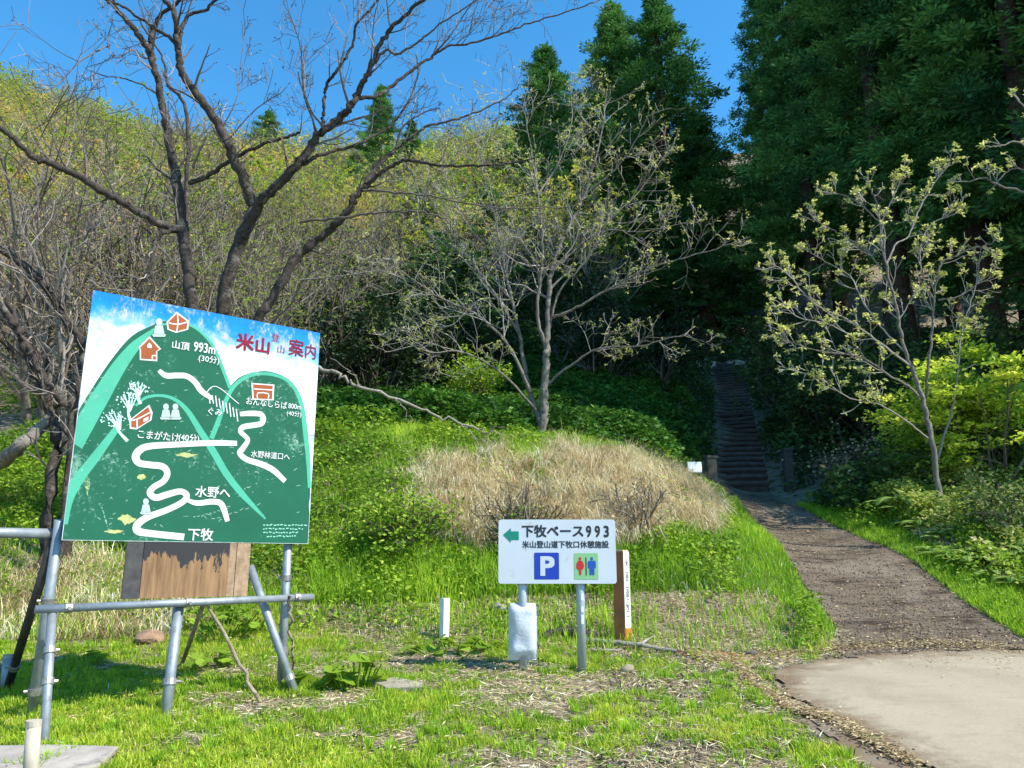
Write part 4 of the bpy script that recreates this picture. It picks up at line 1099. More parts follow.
# the big dark leafless tree behind the map board, limb by limb
rs = np.random.default_rng(11)
Yt = 9.6
A = lambda pts, a=Yt, b=None: px_line(pts, a, b)
base1 = hit(205, 470, 8, 12)
Yb = base1[1]
limbs = [
    (A([(206, 478, Yt), (198, 400, Yt), (193, 310, Yt), (184, 245, Yt), (178, 195, Yt), (171, 150, 9.6), (162, 105, 9.6), (154, 66, 9.5), (140, 37, 9.4), (122, 15, 9.3), (100, -8, 9.2), (80, -30, 9.1)]), 0.16, 0.035, 0.35, 1.0, 0.5),
    (A([(186, 235, 9.7), (187, 190, 9.9), (186, 110, 10.1), (168, 84, 10.2), (163, 60, 10.3), (140, 20, 10.4)]), 0.06, 0.02, 0.6, 0.8),
    (A([(154, 66, 9.5), (150, 45, 9.5), (157, 20, 9.5), (178, 2, 9.4), (200, -22, 9.4)]), 0.07, 0.03, 0.5, 0.8),
    (A([(212, 478, Yt), (216, 380, Yt), (222, 310, 9.6), (238, 246, 9.5), (252, 210, 9.5), (246, 186, 9.4), (230, 150, 9.3), (217, 122, 9.3), (196, 93, 9.2), (181, 70, 9.1), (178, 45, 9.0), (175, 14, 8.9), (160, -6, 8.8), (150, -25, 8.8)]), 0.165, 0.045, 0.4, 0.8, 0.5),
    (A([(178, 48, 9.0), (186, 18, 9.0), (207, 9, 9.0), (226, -10, 8.9)]), 0.05, 0.03, 0.8, 0.6),
    (A([(179, 50, 9.0), (170, 38, 9.1), (152, 26, 9.1), (128, 10, 9.1), (108, -2, 9.2)]), 0.045, 0.025, 0.8, 0.7),
    (A([(240, 243, 9.5), (256, 208, 9.3), (272, 190, 9.2), (296, 165, 9.1), (318, 136, 9.0), (340, 117, 9.0), (351, 106, 8.9), (360, 88, 8.9), (368, 74, 8.8), (383, 38, 8.7), (398, 22, 8.6), (422, 0, 8.5), (445, -20, 8.4)]), 0.115, 0.03, 0.7, 0.9),
    (A([(290, 172, 9.1), (322, 154, 9.3), (351, 147, 9.5), (375, 135, 9.6), (391, 126, 9.7), (410, 98, 9.8), (418, 72, 9.9), (416, 55, 9.9)]), 0.045, 0.014, 0.8, 0.7),
    (A([(355, 98, 8.9), (374, 97, 9.0), (392, 86, 9.1), (412, 70, 9.2), (431, 57, 9.3), (447, 47, 9.4), (481, 41, 9.5), (511, 30, 9.6), (545, 18, 9.7), (590, 4, 9.8), (610, -6, 9.9)]), 0.045, 0.012, 1.2, 0.7),
    (A([(431, 57, 9.3), (450, 36, 9.2), (462, 18, 9.2), (474, 0, 9.1)]), 0.022, 0.010, 1, 0.6),
    (A([(322, 132, 9.0), (324, 108, 9.0), (326, 87, 9.0), (340, 66, 8.9), (352, 46, 8.9), (357, 24, 8.8), (372, 8, 8.8), (382, -6, 8.8)]), 0.045, 0.02, 0.9, 0.7),
    (A([(318, 138, 9.0), (310, 110, 8.9), (303, 84, 8.8), (301, 40, 8.7), (322, 40, 8.7)][:4]), 0.02, 0.008, 1, 0.6),
    (A([(371, 66, 8.8), (386, 50, 8.7), (396, 54, 8.7), (412, 46, 8.6), (426, 35, 8.5), (446, 20, 8.4), (474, 2, 8.3), (490, -12, 8.2)]), 0.035, 0.012, 1.1, 0.6),
    (A([(366, 76, 8.8), (372, 50, 8.8), (374, 20, 8.7), (380, -4, 8.6)]), 0.02, 0.01, 1, 0.5),
    (A([(316, 140, 9.0), (312, 118, 9.1), (304, 96, 9.2), (302, 60, 9.3), (296, 30, 9.3), (284, 4, 9.4)]), 0.022, 0.009, 1.2, 0.6),
    # third stem leaning right
    (A([(230, 478, 9.8), (250, 350, 9.8), (272, 298, 9.8), (300, 254, 9.8), (328, 232, 9.8), (346, 214, 9.7), (356, 196, 9.7), (368, 184, 9.7)]), 0.12, 0.07, 0.3, 0.8, 0.5),
    (A([(368, 184, 9.7), (388, 168, 9.6), (406, 160, 9.5), (430, 164, 9.4), (461, 166, 9.3), (490, 165, 9.2), (512, 163, 9.2), (535, 158, 9.1)]), 0.05, 0.015, 0.9, 0.7),
    (A([(366, 184, 9.7), (378, 166, 9.9), (396, 149, 10.1), (412, 136, 10.2), (431, 125, 10.3), (455, 120, 10.4), (476, 112, 10.5), (506, 98, 10.6), (520, 84, 10.6)]), 0.05, 0.012, 1.1, 0.7),
    (A([(396, 149, 10.1), (402, 128, 10.0), (425, 112, 10.0), (440, 108, 10.0)]), 0.025, 0.012, 0.8, 0.5),
    (A([(300, 222, 9.5), (330, 219, 9.4), (366, 214, 9.3), (395, 212, 9.3), (428, 213, 9.2), (448, 222, 9.2), (456, 234, 9.2), (480, 246, 9.2)]), 0.035, 0.010, 1.0, 0.7),
    (A([(362, 190, 9.7), (390, 192, 9.3), (430, 196, 9.1), (480, 206, 9.0), (530, 208, 8.9), (590, 205, 8.9)]), 0.03, 0.008, 0.9, 0.7),
    (A([(262, 330, 9.5), (290, 305, 9.4), (305, 278, 9.3), (330, 262, 9.2), (352, 245, 9.2), (382, 228, 9.1)]), 0.022, 0.008, 0.6, 0.5),
    (A([(300, 280, 9.3), (330, 277, 9.2), (370, 272, 9.1), (392, 268, 9.1), (403, 260, 9.1)]), 0.016, 0.007, 0.6, 0.4),
    # big low limb to the left
    (A([(184, 230, 9.6), (160, 224, 9.4), (130, 206, 9.2), (100, 190, 9.0), (76, 175, 8.9), (50, 164, 8.8), (32, 157, 8.7), (18, 141, 8.6), (-2, 127, 8.5), (-30, 112, 8.4)]), 0.085, 0.05, 0.8, 0.8),
    (A([(181, 228, 9.6), (168, 231, 9.4), (156, 240, 9.3), (151, 262, 9.2), (141, 285, 9.2), (132, 302, 9.2)]), 0.05, 0.035, 0.6, 0.6),
    (A([(190, 183, 9.6), (204, 178, 9.5), (226, 164, 9.4), (255, 148, 9.3), (285, 138, 9.2), (300, 133, 9.2)]), 0.055, 0.03, 0.8, 0.6),
    (A([(193, 168, 9.6), (200, 150, 9.4), (207, 136, 9.3), (213, 130, 9.3)]), 0.028, 0.02, 0.6, 0.5),
    (A([(156, 93, 9.5), (140, 84, 9.4), (122, 78, 9.3), (104, 76, 9.2), (90, 70, 9.1)]), 0.022, 0.010, 1.2, 0.5),
    (A([(154, 70, 9.5), (142, 62, 9.4), (133, 50, 9.4), (116, 58, 9.3), (108, 44, 9.3), (112, 22, 9.2)]), 0.024, 0.010, 1.2, 0.5),
    (A([(110, 45, 9.3), (92, 54, 9.1), (79, 62, 9.0), (66, 76, 8.9), (52, 88, 8.8), (30, 92, 8.7)]), 0.020, 0.008, 1.4, 0.6),
    (A([(79, 62, 9.0), (60, 52, 8.9), (40, 38, 8.8), (28, 28, 8.8)]), 0.011, 0.005, 1.2, 0.5),
    (A([(222, 128, 9.3), (236, 100, 9.2), (240, 70, 9.2), (246, 20, 9.1)]), 0.016, 0.006, 1.2, 0.6),
    (A([(228, 140, 9.3), (255, 110, 9.2), (282, 92, 9.1), (290, 82, 9.1)]), 0.016, 0.006, 1.0, 0.5),
]
for k in (3, 0, 15): limbs[k][0][0][2] = gz(*limbs[k][0][0][:2]) - 0.15
TA = dict(up=0.09, wander=0.13, kids=(2, 4), rmin=0.0032, shade=(0.1, 1.0))
traced_tree('bare_tree', 'big dark many stemmed leafless tree rising behind the map board', [(l[0], l[1] * 0.65, l[2] * 0.58) + tuple(l[3:]) for l in limbs], rs, M['bark'], M['dtwig'], TA, spacing=0.19,
            leaf_args=dict(n=(1, 2), L=(0.018, 0.034), keep=0.5, droop=0, wide=0.6), leafm=M['twig'], loc=hit(212, 478, 8, 12))

# crooked dark tree at the left edge
rs = np.random.default_rng(12)
limbs = [
    (A([(54, 474, 9.5), (56, 440, 9.5), (51, 416, 9.5), (44, 392, 9.4), (34, 369, 9.3), (24, 345, 9.2), (17, 328, 9.1), (0, 306, 9.0), (-25, 280, 8.9)]), 0.10, 0.045, 0.7, 0.9),
    (A([(75, 440, 9.5), (71, 423, 9.4), (60, 402, 9.3), (47, 382, 9.2), (34, 358, 9.2), (24, 338, 9.2), (14, 316, 9.2), (6, 298, 9.2)]), 0.05, 0.04, 0.7, 0.7),
    (A([(78, 470, 9.8), (82, 380, 9.8), (81, 341, 9.7), (70, 325, 9.6), (61, 311, 9.6), (52, 295, 9.5), (41, 281, 9.4), (20, 262, 9.3), (0, 250, 9.2), (-20, 238, 9.2)]), 0.085, 0.05, 0.9, 0.9),
    (A([(61, 311, 9.6), (68, 290, 9.7), (74, 262, 9.8), (90, 230, 9.9), (104, 200, 10.0)]), 0.03, 0.01, 1.0, 0.7),
    (A([(41, 281, 9.4), (36, 258, 9.4), (22, 230, 9.4), (16, 200, 9.4)]), 0.03, 0.01, 1.0, 0.7),
    (A([(44, 392, 9.4), (30, 388, 9.2), (10, 372, 9.1), (-10, 360, 9.0)]), 0.03, 0.02, 1.0, 0.6),
    (A([(60, 400, 9.5), (64, 350, 9.6), (60, 320, 9.8), (66, 270, 10.0)]), 0.022, 0.012, 1.0, 0.6),
]
for k in (0, 1, 2): limbs[k][0][0][2] = gz(*limbs[k][0][0][:2]) - 0.15
traced_tree('crooked_tree', 'crooked dark leafless tree at the left edge beside the map board', [(l[0], l[1] * 0.8, l[2] * 0.75) + tuple(l[3:]) for l in limbs], rs, M['bark'], M['dtwig'], TA, spacing=0.16, loc=hit(54, 474, 8, 12))
stick('fallen_log', 'mossy fallen trunk lying against the crooked tree left of the map board', 'log', [up(hit(-30, 490, 8, 13), 0.05), at(10, 455, 9.3), at(36, 432, 9.45), at(52, 416, 9.5)], 0.10, 0.06, M['greybark'], seed=9, jit=0.01, sides=10)

# pale grey tree just coming into leaf, in the middle
rs = np.random.default_rng(13)
Ym = 14.0
B_ = lambda pts, a=Ym, b=None: px_line(pts, a, b)
limbs = [
    (B_([(538, 452), (543, 420), (544, 393), (546, 360), (547, 342), (549, 302), (551, 275), (560, 245), (568, 230), (584, 196), (598, 150), (606, 104)]), 0.15, 0.018, 1.0, 1.2, 0.4),
    (B_([(541, 425), (530, 392), (522, 350), (512, 300), (503, 262), (494, 215), (482, 165), (486, 110)], 14, 14.8), 0.085, 0.012, 1.1, 1.2),
    (B_([(546, 352), (537, 310), (543, 250), (538, 195), (529, 140), (522, 96)], 14, 13.2), 0.06, 0.010, 1.2, 1.1),
    (B_([(530, 392), (508, 345), (475, 314), (440, 298), (405, 274), (378, 258)], 14, 13.4), 0.055, 0.010, 1.3, 1.0),
    (B_([(549, 318), (568, 312), (600, 294), (632, 276), (662, 264), (703, 253), (750, 237)], 14, 13.0), 0.05, 0.010, 1.1, 0.8),
    (B_([(551, 272), (575, 250), (602, 226), (640, 190), (668, 150)], 14, 14.8), 0.045, 0.010, 1.1, 0.9),
    (B_([(545, 386), (570, 366), (600, 348), (642, 346), (680, 336), (716, 346)], 14, 13.2), 0.04, 0.009, 1.0, 0.7),
    (B_([(518, 332), (492, 290), (466, 254), (438, 212), (416, 176)], 14, 15), 0.045, 0.009, 1.3, 1.0),
    (B_([(536, 410), (500, 372), (462, 352), (430, 352), (400, 340)], 14, 13.0), 0.04, 0.009, 1.2, 0.8),
    (B_([(547, 335), (560, 290), (586, 262), (604, 232), (640, 232), (690, 222)], 14, 13.6), 0.04, 0.009, 1.1, 0.8),
    (B_([(503, 262), (470, 228), (446, 180), (440, 140)], 14.6, 14.2), 0.035, 0.008, 1.2, 0.9),
    (B_([(538, 195), (560, 160), (572, 120), (570, 86)], 13.4, 13.8), 0.03, 0.008, 1.2, 0.9),
    (B_([(584, 196), (620, 164), (642, 128), (650, 108)], 14, 13.4), 0.03, 0.008, 1.2, 0.8),
    (B_([(512, 300), (480, 300), (450, 326), (420, 322)], 14.4, 13.8), 0.03, 0.008, 1.2, 0.8),
]
limbs[0][0][0][2] = gz(*limbs[0][0][0][:2]) - 0.2
TB = dict(up=0.07, wander=0.15, kids=(3, 5), rmin=0.0036, shade=(0.2, 1.0))
traced_tree('budding_tree', 'pale grey tree with bursting leaf buds standing on the mound left of the stairs', [(l[0], l[1] * 0.66, l[2] * 0.7) + tuple(l[3:]) for l in limbs], rs, M['greybark'], M['paletwig'], TB, spacing=0.15,
            leaf_args=dict(n=(3, 6), L=(0.025, 0.07), keep=0.55, droop=0.3, shade=(0.0, 0.75)), leafm=M['bud'], loc=hit(538, 452, 11, 16))

# slender tree with pale leaf rosettes, right of the path
rs = np.random.default_rng(14)
Yr = 12.0
limbs = [
    (B_([(938, 470), (932, 440), (922, 400), (913, 370), (905, 352), (896, 306), (886, 266), (881, 222), (872, 193), (866, 178)], Yr), 0.072, 0.012, 0.7, 0.5, 0.5),
    (B_([(921, 398), (908, 386), (891, 376), (870, 362), (853, 355), (826, 352), (804, 347), (783, 338), (768, 330)], Yr, 11.4), 0.034, 0.008, 1.3, 0.45),
    (B_([(913, 368), (892, 352), (867, 333), (845, 318), (824, 309), (806, 296), (790, 276), (770, 262)], Yr, 11.6), 0.030, 0.008, 1.3, 0.45),
    (B_([(893, 292), (876, 262), (862, 246), (846, 238), (833, 230), (818, 222), (800, 215)], Yr, 12.4), 0.026, 0.008, 1.3, 0.45),
    (B_([(926, 396), (928, 370), (931, 343), (934, 299), (940, 266), (952, 258), (968, 250), (990, 244), (996, 236)], 12.2, 11.8), 0.040, 0.008, 1.2, 0.45, 0.4),
    (B_([(887, 264), (896, 244), (908, 237), (918, 212), (930, 190), (938, 178), (950, 164)], Yr, 12.4), 0.024, 0.008, 1.2, 0.4),
    (B_([(934, 300), (924, 280), (920, 255), (928, 228), (952, 212), (962, 204)], 12.1, 12.5), 0.022, 0.007, 1.3, 0.4),
    (B_([(882, 224), (860, 204), (846, 196), (832, 192)], Yr, 12.3), 0.018, 0.007, 1.4, 0.35),
    (B_([(881, 222), (892, 200), (900, 180), (904, 168)], Yr, 11.8), 0.018, 0.007, 1.4, 0.35),
    (B_([(938, 300), (960, 296), (980, 282), (992, 272)], 12.0, 11.6), 0.018, 0.007, 1.3, 0.4),
    (B_([(867, 333), (850, 334), (828, 324), (800, 318), (786, 308)], 11.9, 11.4), 0.018, 0.007, 1.4, 0.4),
]
limbs += [(B_([(936, 462), (952, 410), (958, 370), (962, 330), (975, 290), (980, 255)], 12.3, 12.8), 0.03, 0.008, 1.0, 0.5, 0.4),
          (B_([(930, 440), (905, 420), (880, 405), (850, 398), (822, 380), (800, 372)], 12, 11.2), 0.024, 0.007, 1.2, 0.45),
          (B_([(905, 352), (884, 330), (862, 300), (850, 276), (826, 262), (806, 250)], 12, 12.6), 0.022, 0.007, 1.3, 0.4)]
limbs[0][0][0][2] = gz(*limbs[0][0][0][:2]) - 0.2
TC = dict(up=0.10, wander=0.13, kids=(2, 3), rmin=0.0045, ang=(25, 50), shade=(0.55, 1.0))
rosette = dict(n=(5, 14), L=(0.022, 0.072), keep=0.6, droop=0.15, wide=0.5, shade=(0.25, 1.0))
traced_tree('young_tree', 'slender grey tree with pale yellow leaf tufts beside the dark cedars right of the path', [(l[0], l[1] * 0.68, l[2] * 0.9) + tuple(l[3:]) for l in limbs], rs, M['greybark'], M['paletwig'], TC, spacing=0.12,
            leaf_args=rosette, leafm=M['bud'], loc=hit(938, 470, 10, 16))
rs = np.random.default_rng(15)
limbs = [
    (B_([(1150, 500), (1130, 400), (1110, 300), (1080, 220), (1050, 170), (1040, 90)], 10.0), 0.07, 0.012, 0.6, 0.5, 0.4),
    (B_([(1085, 228), (1055, 204), (1024, 192), (1000, 186), (984, 178), (968, 182)], 10.0), 0.026, 0.008, 1.2, 0.4),
    (B_([(1060, 180), (1040, 160), (1018, 142), (1000, 146), (984, 146)], 10.0), 0.022, 0.007, 1.3, 0.35),
    (B_([(1045, 130), (1030, 112), (1016, 98), (1008, 88)], 10.0), 0.016, 0.007, 1.4, 0.3),
    (B_([(1060, 185), (1030, 172), (1010, 170), (990, 190)], 10.2), 0.016, 0.007, 1.3, 0.3),
]
limbs[0][0][0][2] = gz(*limbs[0][0][0][:2]) - 0.2
traced_tree('young_tree', 'tree whose leafy tufted branch tips reach in from the upper right edge', limbs, rs, M['greybark'], M['paletwig'], TC, spacing=0.34, leaf_args=rosette, leafm=M['bud'], loc=limbs[0][0][0] + [0, 0, 0.2])

# ------------------------------------------------------------------ cedars
def make_cedar(name, label, seed, H=25.0, Rb=3.4, crown0=0.12, group=None, dens=1.1):
    rs = np.random.default_rng(seed)
    root = thing(name, label, 'tree', (0, 0, 0), 0, group)
    tb = Bulk(); zz = np.linspace(-0.4, H * 0.97, 14)
    tb.tube(np.c_[rs.normal(0, 0.05, 14), rs.normal(0, 0.05, 14), zz], 0.36 * (1 - zz / H) ** 0.75 + 0.03, 10)
    for k in range(26):                                          # dead lower branches
        z = rs.uniform(0.08, crown0 + 0.15) * H; a = rs.uniform(0, 6.28); l = rs.uniform(0.6, 2.0)
        p = np.array([0, 0, z]); tb.tube(smooth_line([p, p + [math.cos(a) * l * .5, math.sin(a) * l * .5, 0.05], p + [math.cos(a) * l, math.sin(a) * l, -0.35 * l]], n=3), np.linspace(0.03, 0.008, 7), 4)
    tb.build('trunk', M['cedarbark'], root, smooth=True)
    fb = Bulk(); C, D, L, rr = [], [], [], []
    nb = int(190 * dens)
    for k in range(nb):
        t = (k + rs.random()) / nb; t = t ** 0.85
        z = H * (crown0 + (1 - crown0) * t)
        env = Rb * min(1.0, (1 - t) ** 0.86 * 1.12 + 0.02) * (0.55 + 0.45 * min(1, t / 0.12))
        l = env * rs.uniform(0.5, 1.25); a = k * 2.39996 + rs.normal(0, 0.3)
        drop = 0.25 * l * (1 - t) - 0.30 * l * t
        out = np.array([math.cos(a), math.sin(a), 0])
        nclump = max(2, int(2 + l * 1.6)); tone = np.clip(rs.normal(0.47, 0.3), 0, 1)
        for j in range(nclump):
            f = 0.35 + 0.65 * (j + rs.random()) / nclump
            c = np.array([0, 0, z]) + out * l * f - UPV * drop * f ** 1.3 + rs.normal(0, 0.16, 3) * (0.6 + 0.3 * l)
            sz = rs.uniform(0.36, 0.72) * (0.6 + 0.4 * min(1, env / 2))
            m = int(120)
            v = rs.normal(0, 1, (m, 3)); v /= np.linalg.norm(v, axis=1)[:, None]
            v = v * [1, 1, 0.8] + out * 0.55 + UPV * 0.25
            C.append(c + v * sz * rs.uniform(0.1, 0.7, (m, 1)) * [1, 1, 0.8]); D.append(v + rs.normal(0, 0.45, (m, 3))); L.append(rs.uniform(0.09, 0.23, m))
            rr.append(np.clip(tone + rs.normal(0, 0.13, m) + (0.12 if f > 0.8 else -0.03), 0, 1))
    # leader
    for z in np.linspace(H * 0.95, H * 1.01, 7):
        v = rs.normal(0, 0.5, (18, 3)) + UPV * 0.8; C.append(np.array([0, 0, z]) + v * 0.1); D.append(v); L.append(rs.uniform(0.25, 0.5, 18)); rr.append(rs.uniform(0.3, 0.8, 18))
    C = np.concatenate(C); D = np.concatenate(D); L = np.concatenate(L); rr = np.concatenate(rr)
    fb.leaves(C, D, rs.normal(0, 1, C.shape), L, L * 0.36, rr)
    fb.build('crown', M['cedar'], root)
    return root
YC = []
protos = [make_cedar('cedar_tree', 'x', s, dens=d) for s, d in ((1, 1.0), (2, 1.0), (3, 0.9))]
protos.append(make_cedar('cedar_tree', 'x', 4, crown0=0.30, dens=0.9))
_used = [False] * 4
def cedar(i, px, Y, top_py, label, wid=1.0, xy=None, height=None, group=None):
    if xy is None:
        X = at(px, 300, Y)[0] ; # trunk stands upright below its top
        tp = at(px, top_py, Y); X = tp[0]; zb = gz(X, Y); h = tp[2] - zb
    else:
        X, Y = xy; zb = gz(X, Y); h = height
    s = (wid, wid, h / 25.0)
    i = i % 4
    if not _used[i]:
        o = protos[i]; _used[i] = True; o.location = (X, Y, zb - 0.1); o.scale = s; o['label'] = label
        if group: o['group'] = group
    else: o = dup(protos[i], (X, Y, zb - 0.1), (i * 1.7 + X * 3.1 + Y) % 6.28, label, s, group)
    return o
GM = 'cedars on the slope behind the budding tree'; GR = 'cedars of the dark grove right of the stairs'; GO = 'cedars standing on the skyline'
GL = 'young cedars in the dark hollow behind the budding tree'
for _i, (_px, _Y, _tp) in enumerate([(440, 31, 232), (490, 33, 190), (395, 29, 285), (530, 30, 225), (355, 30, 300), (565, 29, 250), (465, 27, 300), (420, 36, 190), (340, 36, 215), (375, 34, 235), (310, 33, 270)]):
    YC.append((_i, _px, _Y, _tp))
cedar(0, 655, 38, 0, 'tallest pointed cedar in the middle of the slope against the sky', 1.5, group=GM)
cedar(1, 612, 41, 9, 'pointed cedar left of the tallest one in the middle of the slope', 1.4, group=GM)
cedar(2, 545, 45, 50, 'shorter cedar behind the budding tree, leftmost of the middle clump', 1.35, group=GM)
cedar(1, 695, 36, 118, 'low leafy cedar at the right foot of the middle clump', 1.15, group=GM)
cedar(0, 585, 37, 120, 'low cedar filling in below the two pointed cedars', 1.2, group=GM)
cedar(2, 630, 34, 190, 'lowest cedar of the middle clump behind the budding tree crown', 0.9, group=GM)
cedar(1, 382, 56, 88, 'narrow dark cedar showing between the bare branches over the map board', 0.9, group=GO)
cedar(0, 352, 54, 165, 'small dark cedar left of the narrow one seen between bare branches', 0.8, group=GO)
cedar(2, 412, 58, 122, 'small cedar just right of the narrow dark one on the skyline', 0.7, group=GO)
cedar(0, 270, 78, 112, 'distant cedar tip on the far ridge above the map board', 1.1, group=GO)
cedar(0, 778, 33, -120, 'tall dark cedar at the left end of the right hand grove', 1.0, group=GR)
cedar(1, 756, 42, -60, 'dark cedar set back behind the left end of the grove', 0.9, group=GR)
n_ = 0
for i, (px, Y, tp, w) in enumerate([(835, 31, -200, 1.0), (893, 34, -150, 1.0), (940, 29.5, -260, 1.15), (1000, 27, -300, 1.15), (1060, 25, -300, 1.2), (805, 40, -60, 1.1), (862, 43, -50, 1.1), (915, 42, -60, 1.1), (972, 39, -100, 1.1), (1030, 36, -150, 1.1), (768, 50, 60, 1.0), (830, 52, 0, 1.1), (900, 54, 0, 1.1), (970, 52, 0, 1.1), (1040, 48, 0, 1.1)]):
    back = Y > 46
    cedar(i if back else (3, 1, 0)[i % 3], px, Y, tp, 'tall dark cedar deep inside the grove right of the stairs, mostly hidden by others' if back else 'tall dark cedar in the front rows of the grove right of the stairs', w, group='cedars hidden deep in the grove' if back else 'cedars in the front rows of the grove')
for i, (X, Y, h) in enumerate([(14.2, 14.2, 25), (17.5, 14.5, 27), (16.4, 11.9, 22), (13.5, 18.5, 21), (16.5, 17.5, 22), (14.5, 22.5, 24), (18, 20, 24), (12.5, 24, 24), (17.5, 25, 26), (21, 23, 26), (21, 17.5, 24)]):  # mostly off-frame cedars, added to shade the stairs, undergrowth and hollow
    cedar(i, 0, 0, 0, 'tall dark cedar added at the right edge of the grove to cast shade', 1.1, xy=(X, Y), height=h, group='cedars added for shade at the right edge of the grove')
for _i, _px, _Y, _tp in YC: cedar(_i, _px, _Y, _tp, 'young dark cedar in the hollow behind the budding tree', 0.72, group=GL)

# ------------------------------------------------------------------ slope of thin bare trees (nearer ones one by one, the rest as one wood)
def make_slope_tree(seed, H, leafy, spread=1.0, wood='twig', leafL=(0.08, 0.15), lm='hill', stems=2, depth=2):
    rs = np.random.default_rng(seed); tb, wb, lb = Bulk(), Bulk(), Bulk(); tips = []
    for s in range(stems):
        d = unit(np.array([rs.normal(0, 0.22), rs.normal(0, 0.22), 1])); p = np.array([rs.normal(0, 0.12), rs.normal(0, 0.12), -0.2])
        L = H * rs.uniform(0.55, 0.8); n = 8; pts = [p]; ds = [d]
        for i in range(n): d = unit(d + rs.normal(0, 0.09, 3) + UPV * 0.03); pts.append(pts[-1] + d * L / n); ds.append(d)
        rad = H * 0.0125 * (1 - 0.75 * np.linspace(0, 1, n + 1)); tb.tube(pts, rad, 6)
        for j in range(12):
            f = rs.uniform(0.22, 1.0); i = min(int(f * n), n - 1); a = R(rs.uniform(30, 65))
            c = unit(ds[i] * math.cos(a) + perp(ds[i], rs) * math.sin(a) * spread)
            twig(wb, pts[i], c, H * rs.uniform(0.2, 0.42), max(0.008, rad[i] * 0.5), depth, rs, tips, up=0.08, wander=0.16, kids=(3, 4), rmin=0.006, shade=(0.1, 1.0))
    if leafy: rosettes(lb, tips, rs, n=leafy, L=leafL, droop=0.1, wide=0.6, shade=(0.1, 0.9))
    return tb, wb, lb
SLOPE = []
for k, (H, leafy) in enumerate([(6.5, (1, 2)), (6.0, (3, 5)), (7.5, None), (5.5, (2, 3)), (7.0, (4, 7))]):
    SLOPE.append(make_slope_tree(40 + k, H, leafy, leafL=(0.035, 0.075), stems=3))
_sl = []
def slope_tree(i, X, Y, s, rz, label, group):
    i = i % len(SLOPE)
    while len(_sl) <= i: _sl.append(None)
    if _sl[i] is None:
        tb, wb, lb = SLOPE[i]
        r = thing('bare_tree', label, 'tree', (X, Y, gz(X, Y) - 0.05), rz, group); r.scale = (s, s, s)
        tb.build('trunk', M['greybark'], r, smooth=True); wb.build('crown', M['twig'], r)
        if lb.n: lb.build('leaves', M['hill'], r)
        _sl[i] = r; return r
    return dup(_sl[i], (X, Y, gz(X, Y) - 0.05), rz, label, s, group)
rs = np.random.default_rng(21)
spots = [(-7.5, 13), (-5.4, 14.5), (-9.5, 15.5), (-6.8, 17), (-3.6, 16.5), (-11.5, 18.5), (-8.8, 19.5), (-5.2, 19.5), (-2.2, 18.6), (-13.5, 22), (-10.5, 22.5), (-7.3, 22.5), (-4, 22.5), (-16, 26), (-12.7, 26.5), (-9.3, 26.5), (-5.8, 26), (-2.4, 26.5), (-18, 30), (-14, 31), (-10, 31), (-6, 30.5), (-2, 31), (1.6, 29.5), (-1, 22.8), (0.8, 25.5), (3.8, 28.5), (2.0, 33)]
spots += [(-rs.uniform(0.5, 0.75 * y), y) for y in np.linspace(15.5, 34, 34)]
spots = [q for q in spots if not (q[0] > -4.6 and q[1] < 27)]
for i, (X, Y) in enumerate(spots):
    near = Y < 18
    slope_tree(i, X + rs.normal(0, 0.5), Y + rs.normal(0, 0.5), rs.uniform(0.75, 1.15), rs.uniform(0, 6.28),
               'thin grey leafless tree in the tangle just behind the map board' if near else 'thin grey almost leafless tree on the wooded slope', 'bare trees in the tangle behind the map board' if near else 'thin bare trees on the lower slope')

for i, (px, Y, tp) in enumerate([(802, 23, 330), (830, 24, 300), (868, 22, 340), (958, 21, 290), (785, 26, 345), (912, 24, 280)]):
    a = at(px, 400, Y); g = np.array([a[0], Y, gz(a[0], Y) - 0.1]); t_ = at(px - 6 + 3 * i, tp, Y); rs2 = np.random.default_rng(700 + i)
    T, W = Bulk(), Bulk(); q = smooth_line([g, (g * 2 + t_) / 3 + rs2.normal(0, 0.1, 3), (g + 2 * t_) / 3 + rs2.normal(0, 0.15, 3), t_], n=5)
    T.tube(q, np.linspace(0.05, 0.015, len(q)), 6)
    for j in range(10): twig(W, q[rs2.integers(6, len(q))], unit(rs2.normal(0, 1, 3) * [1, 1, 0.4] + UPV * 0.4), rs2.uniform(0.5, 1.3), 0.012, 1, rs2, [], rmin=0.006, shade=(0.4, 1))
    r = thing('bare_sapling', 'slim pale bare sapling in the dark undergrowth below the cedar grove', 'tree', g, 0, 'slim bare saplings below the cedar grove')
    T.build('trunk', M['greybark'], r, smooth=True); W.build('crown', M['twig'], r); settle(r)
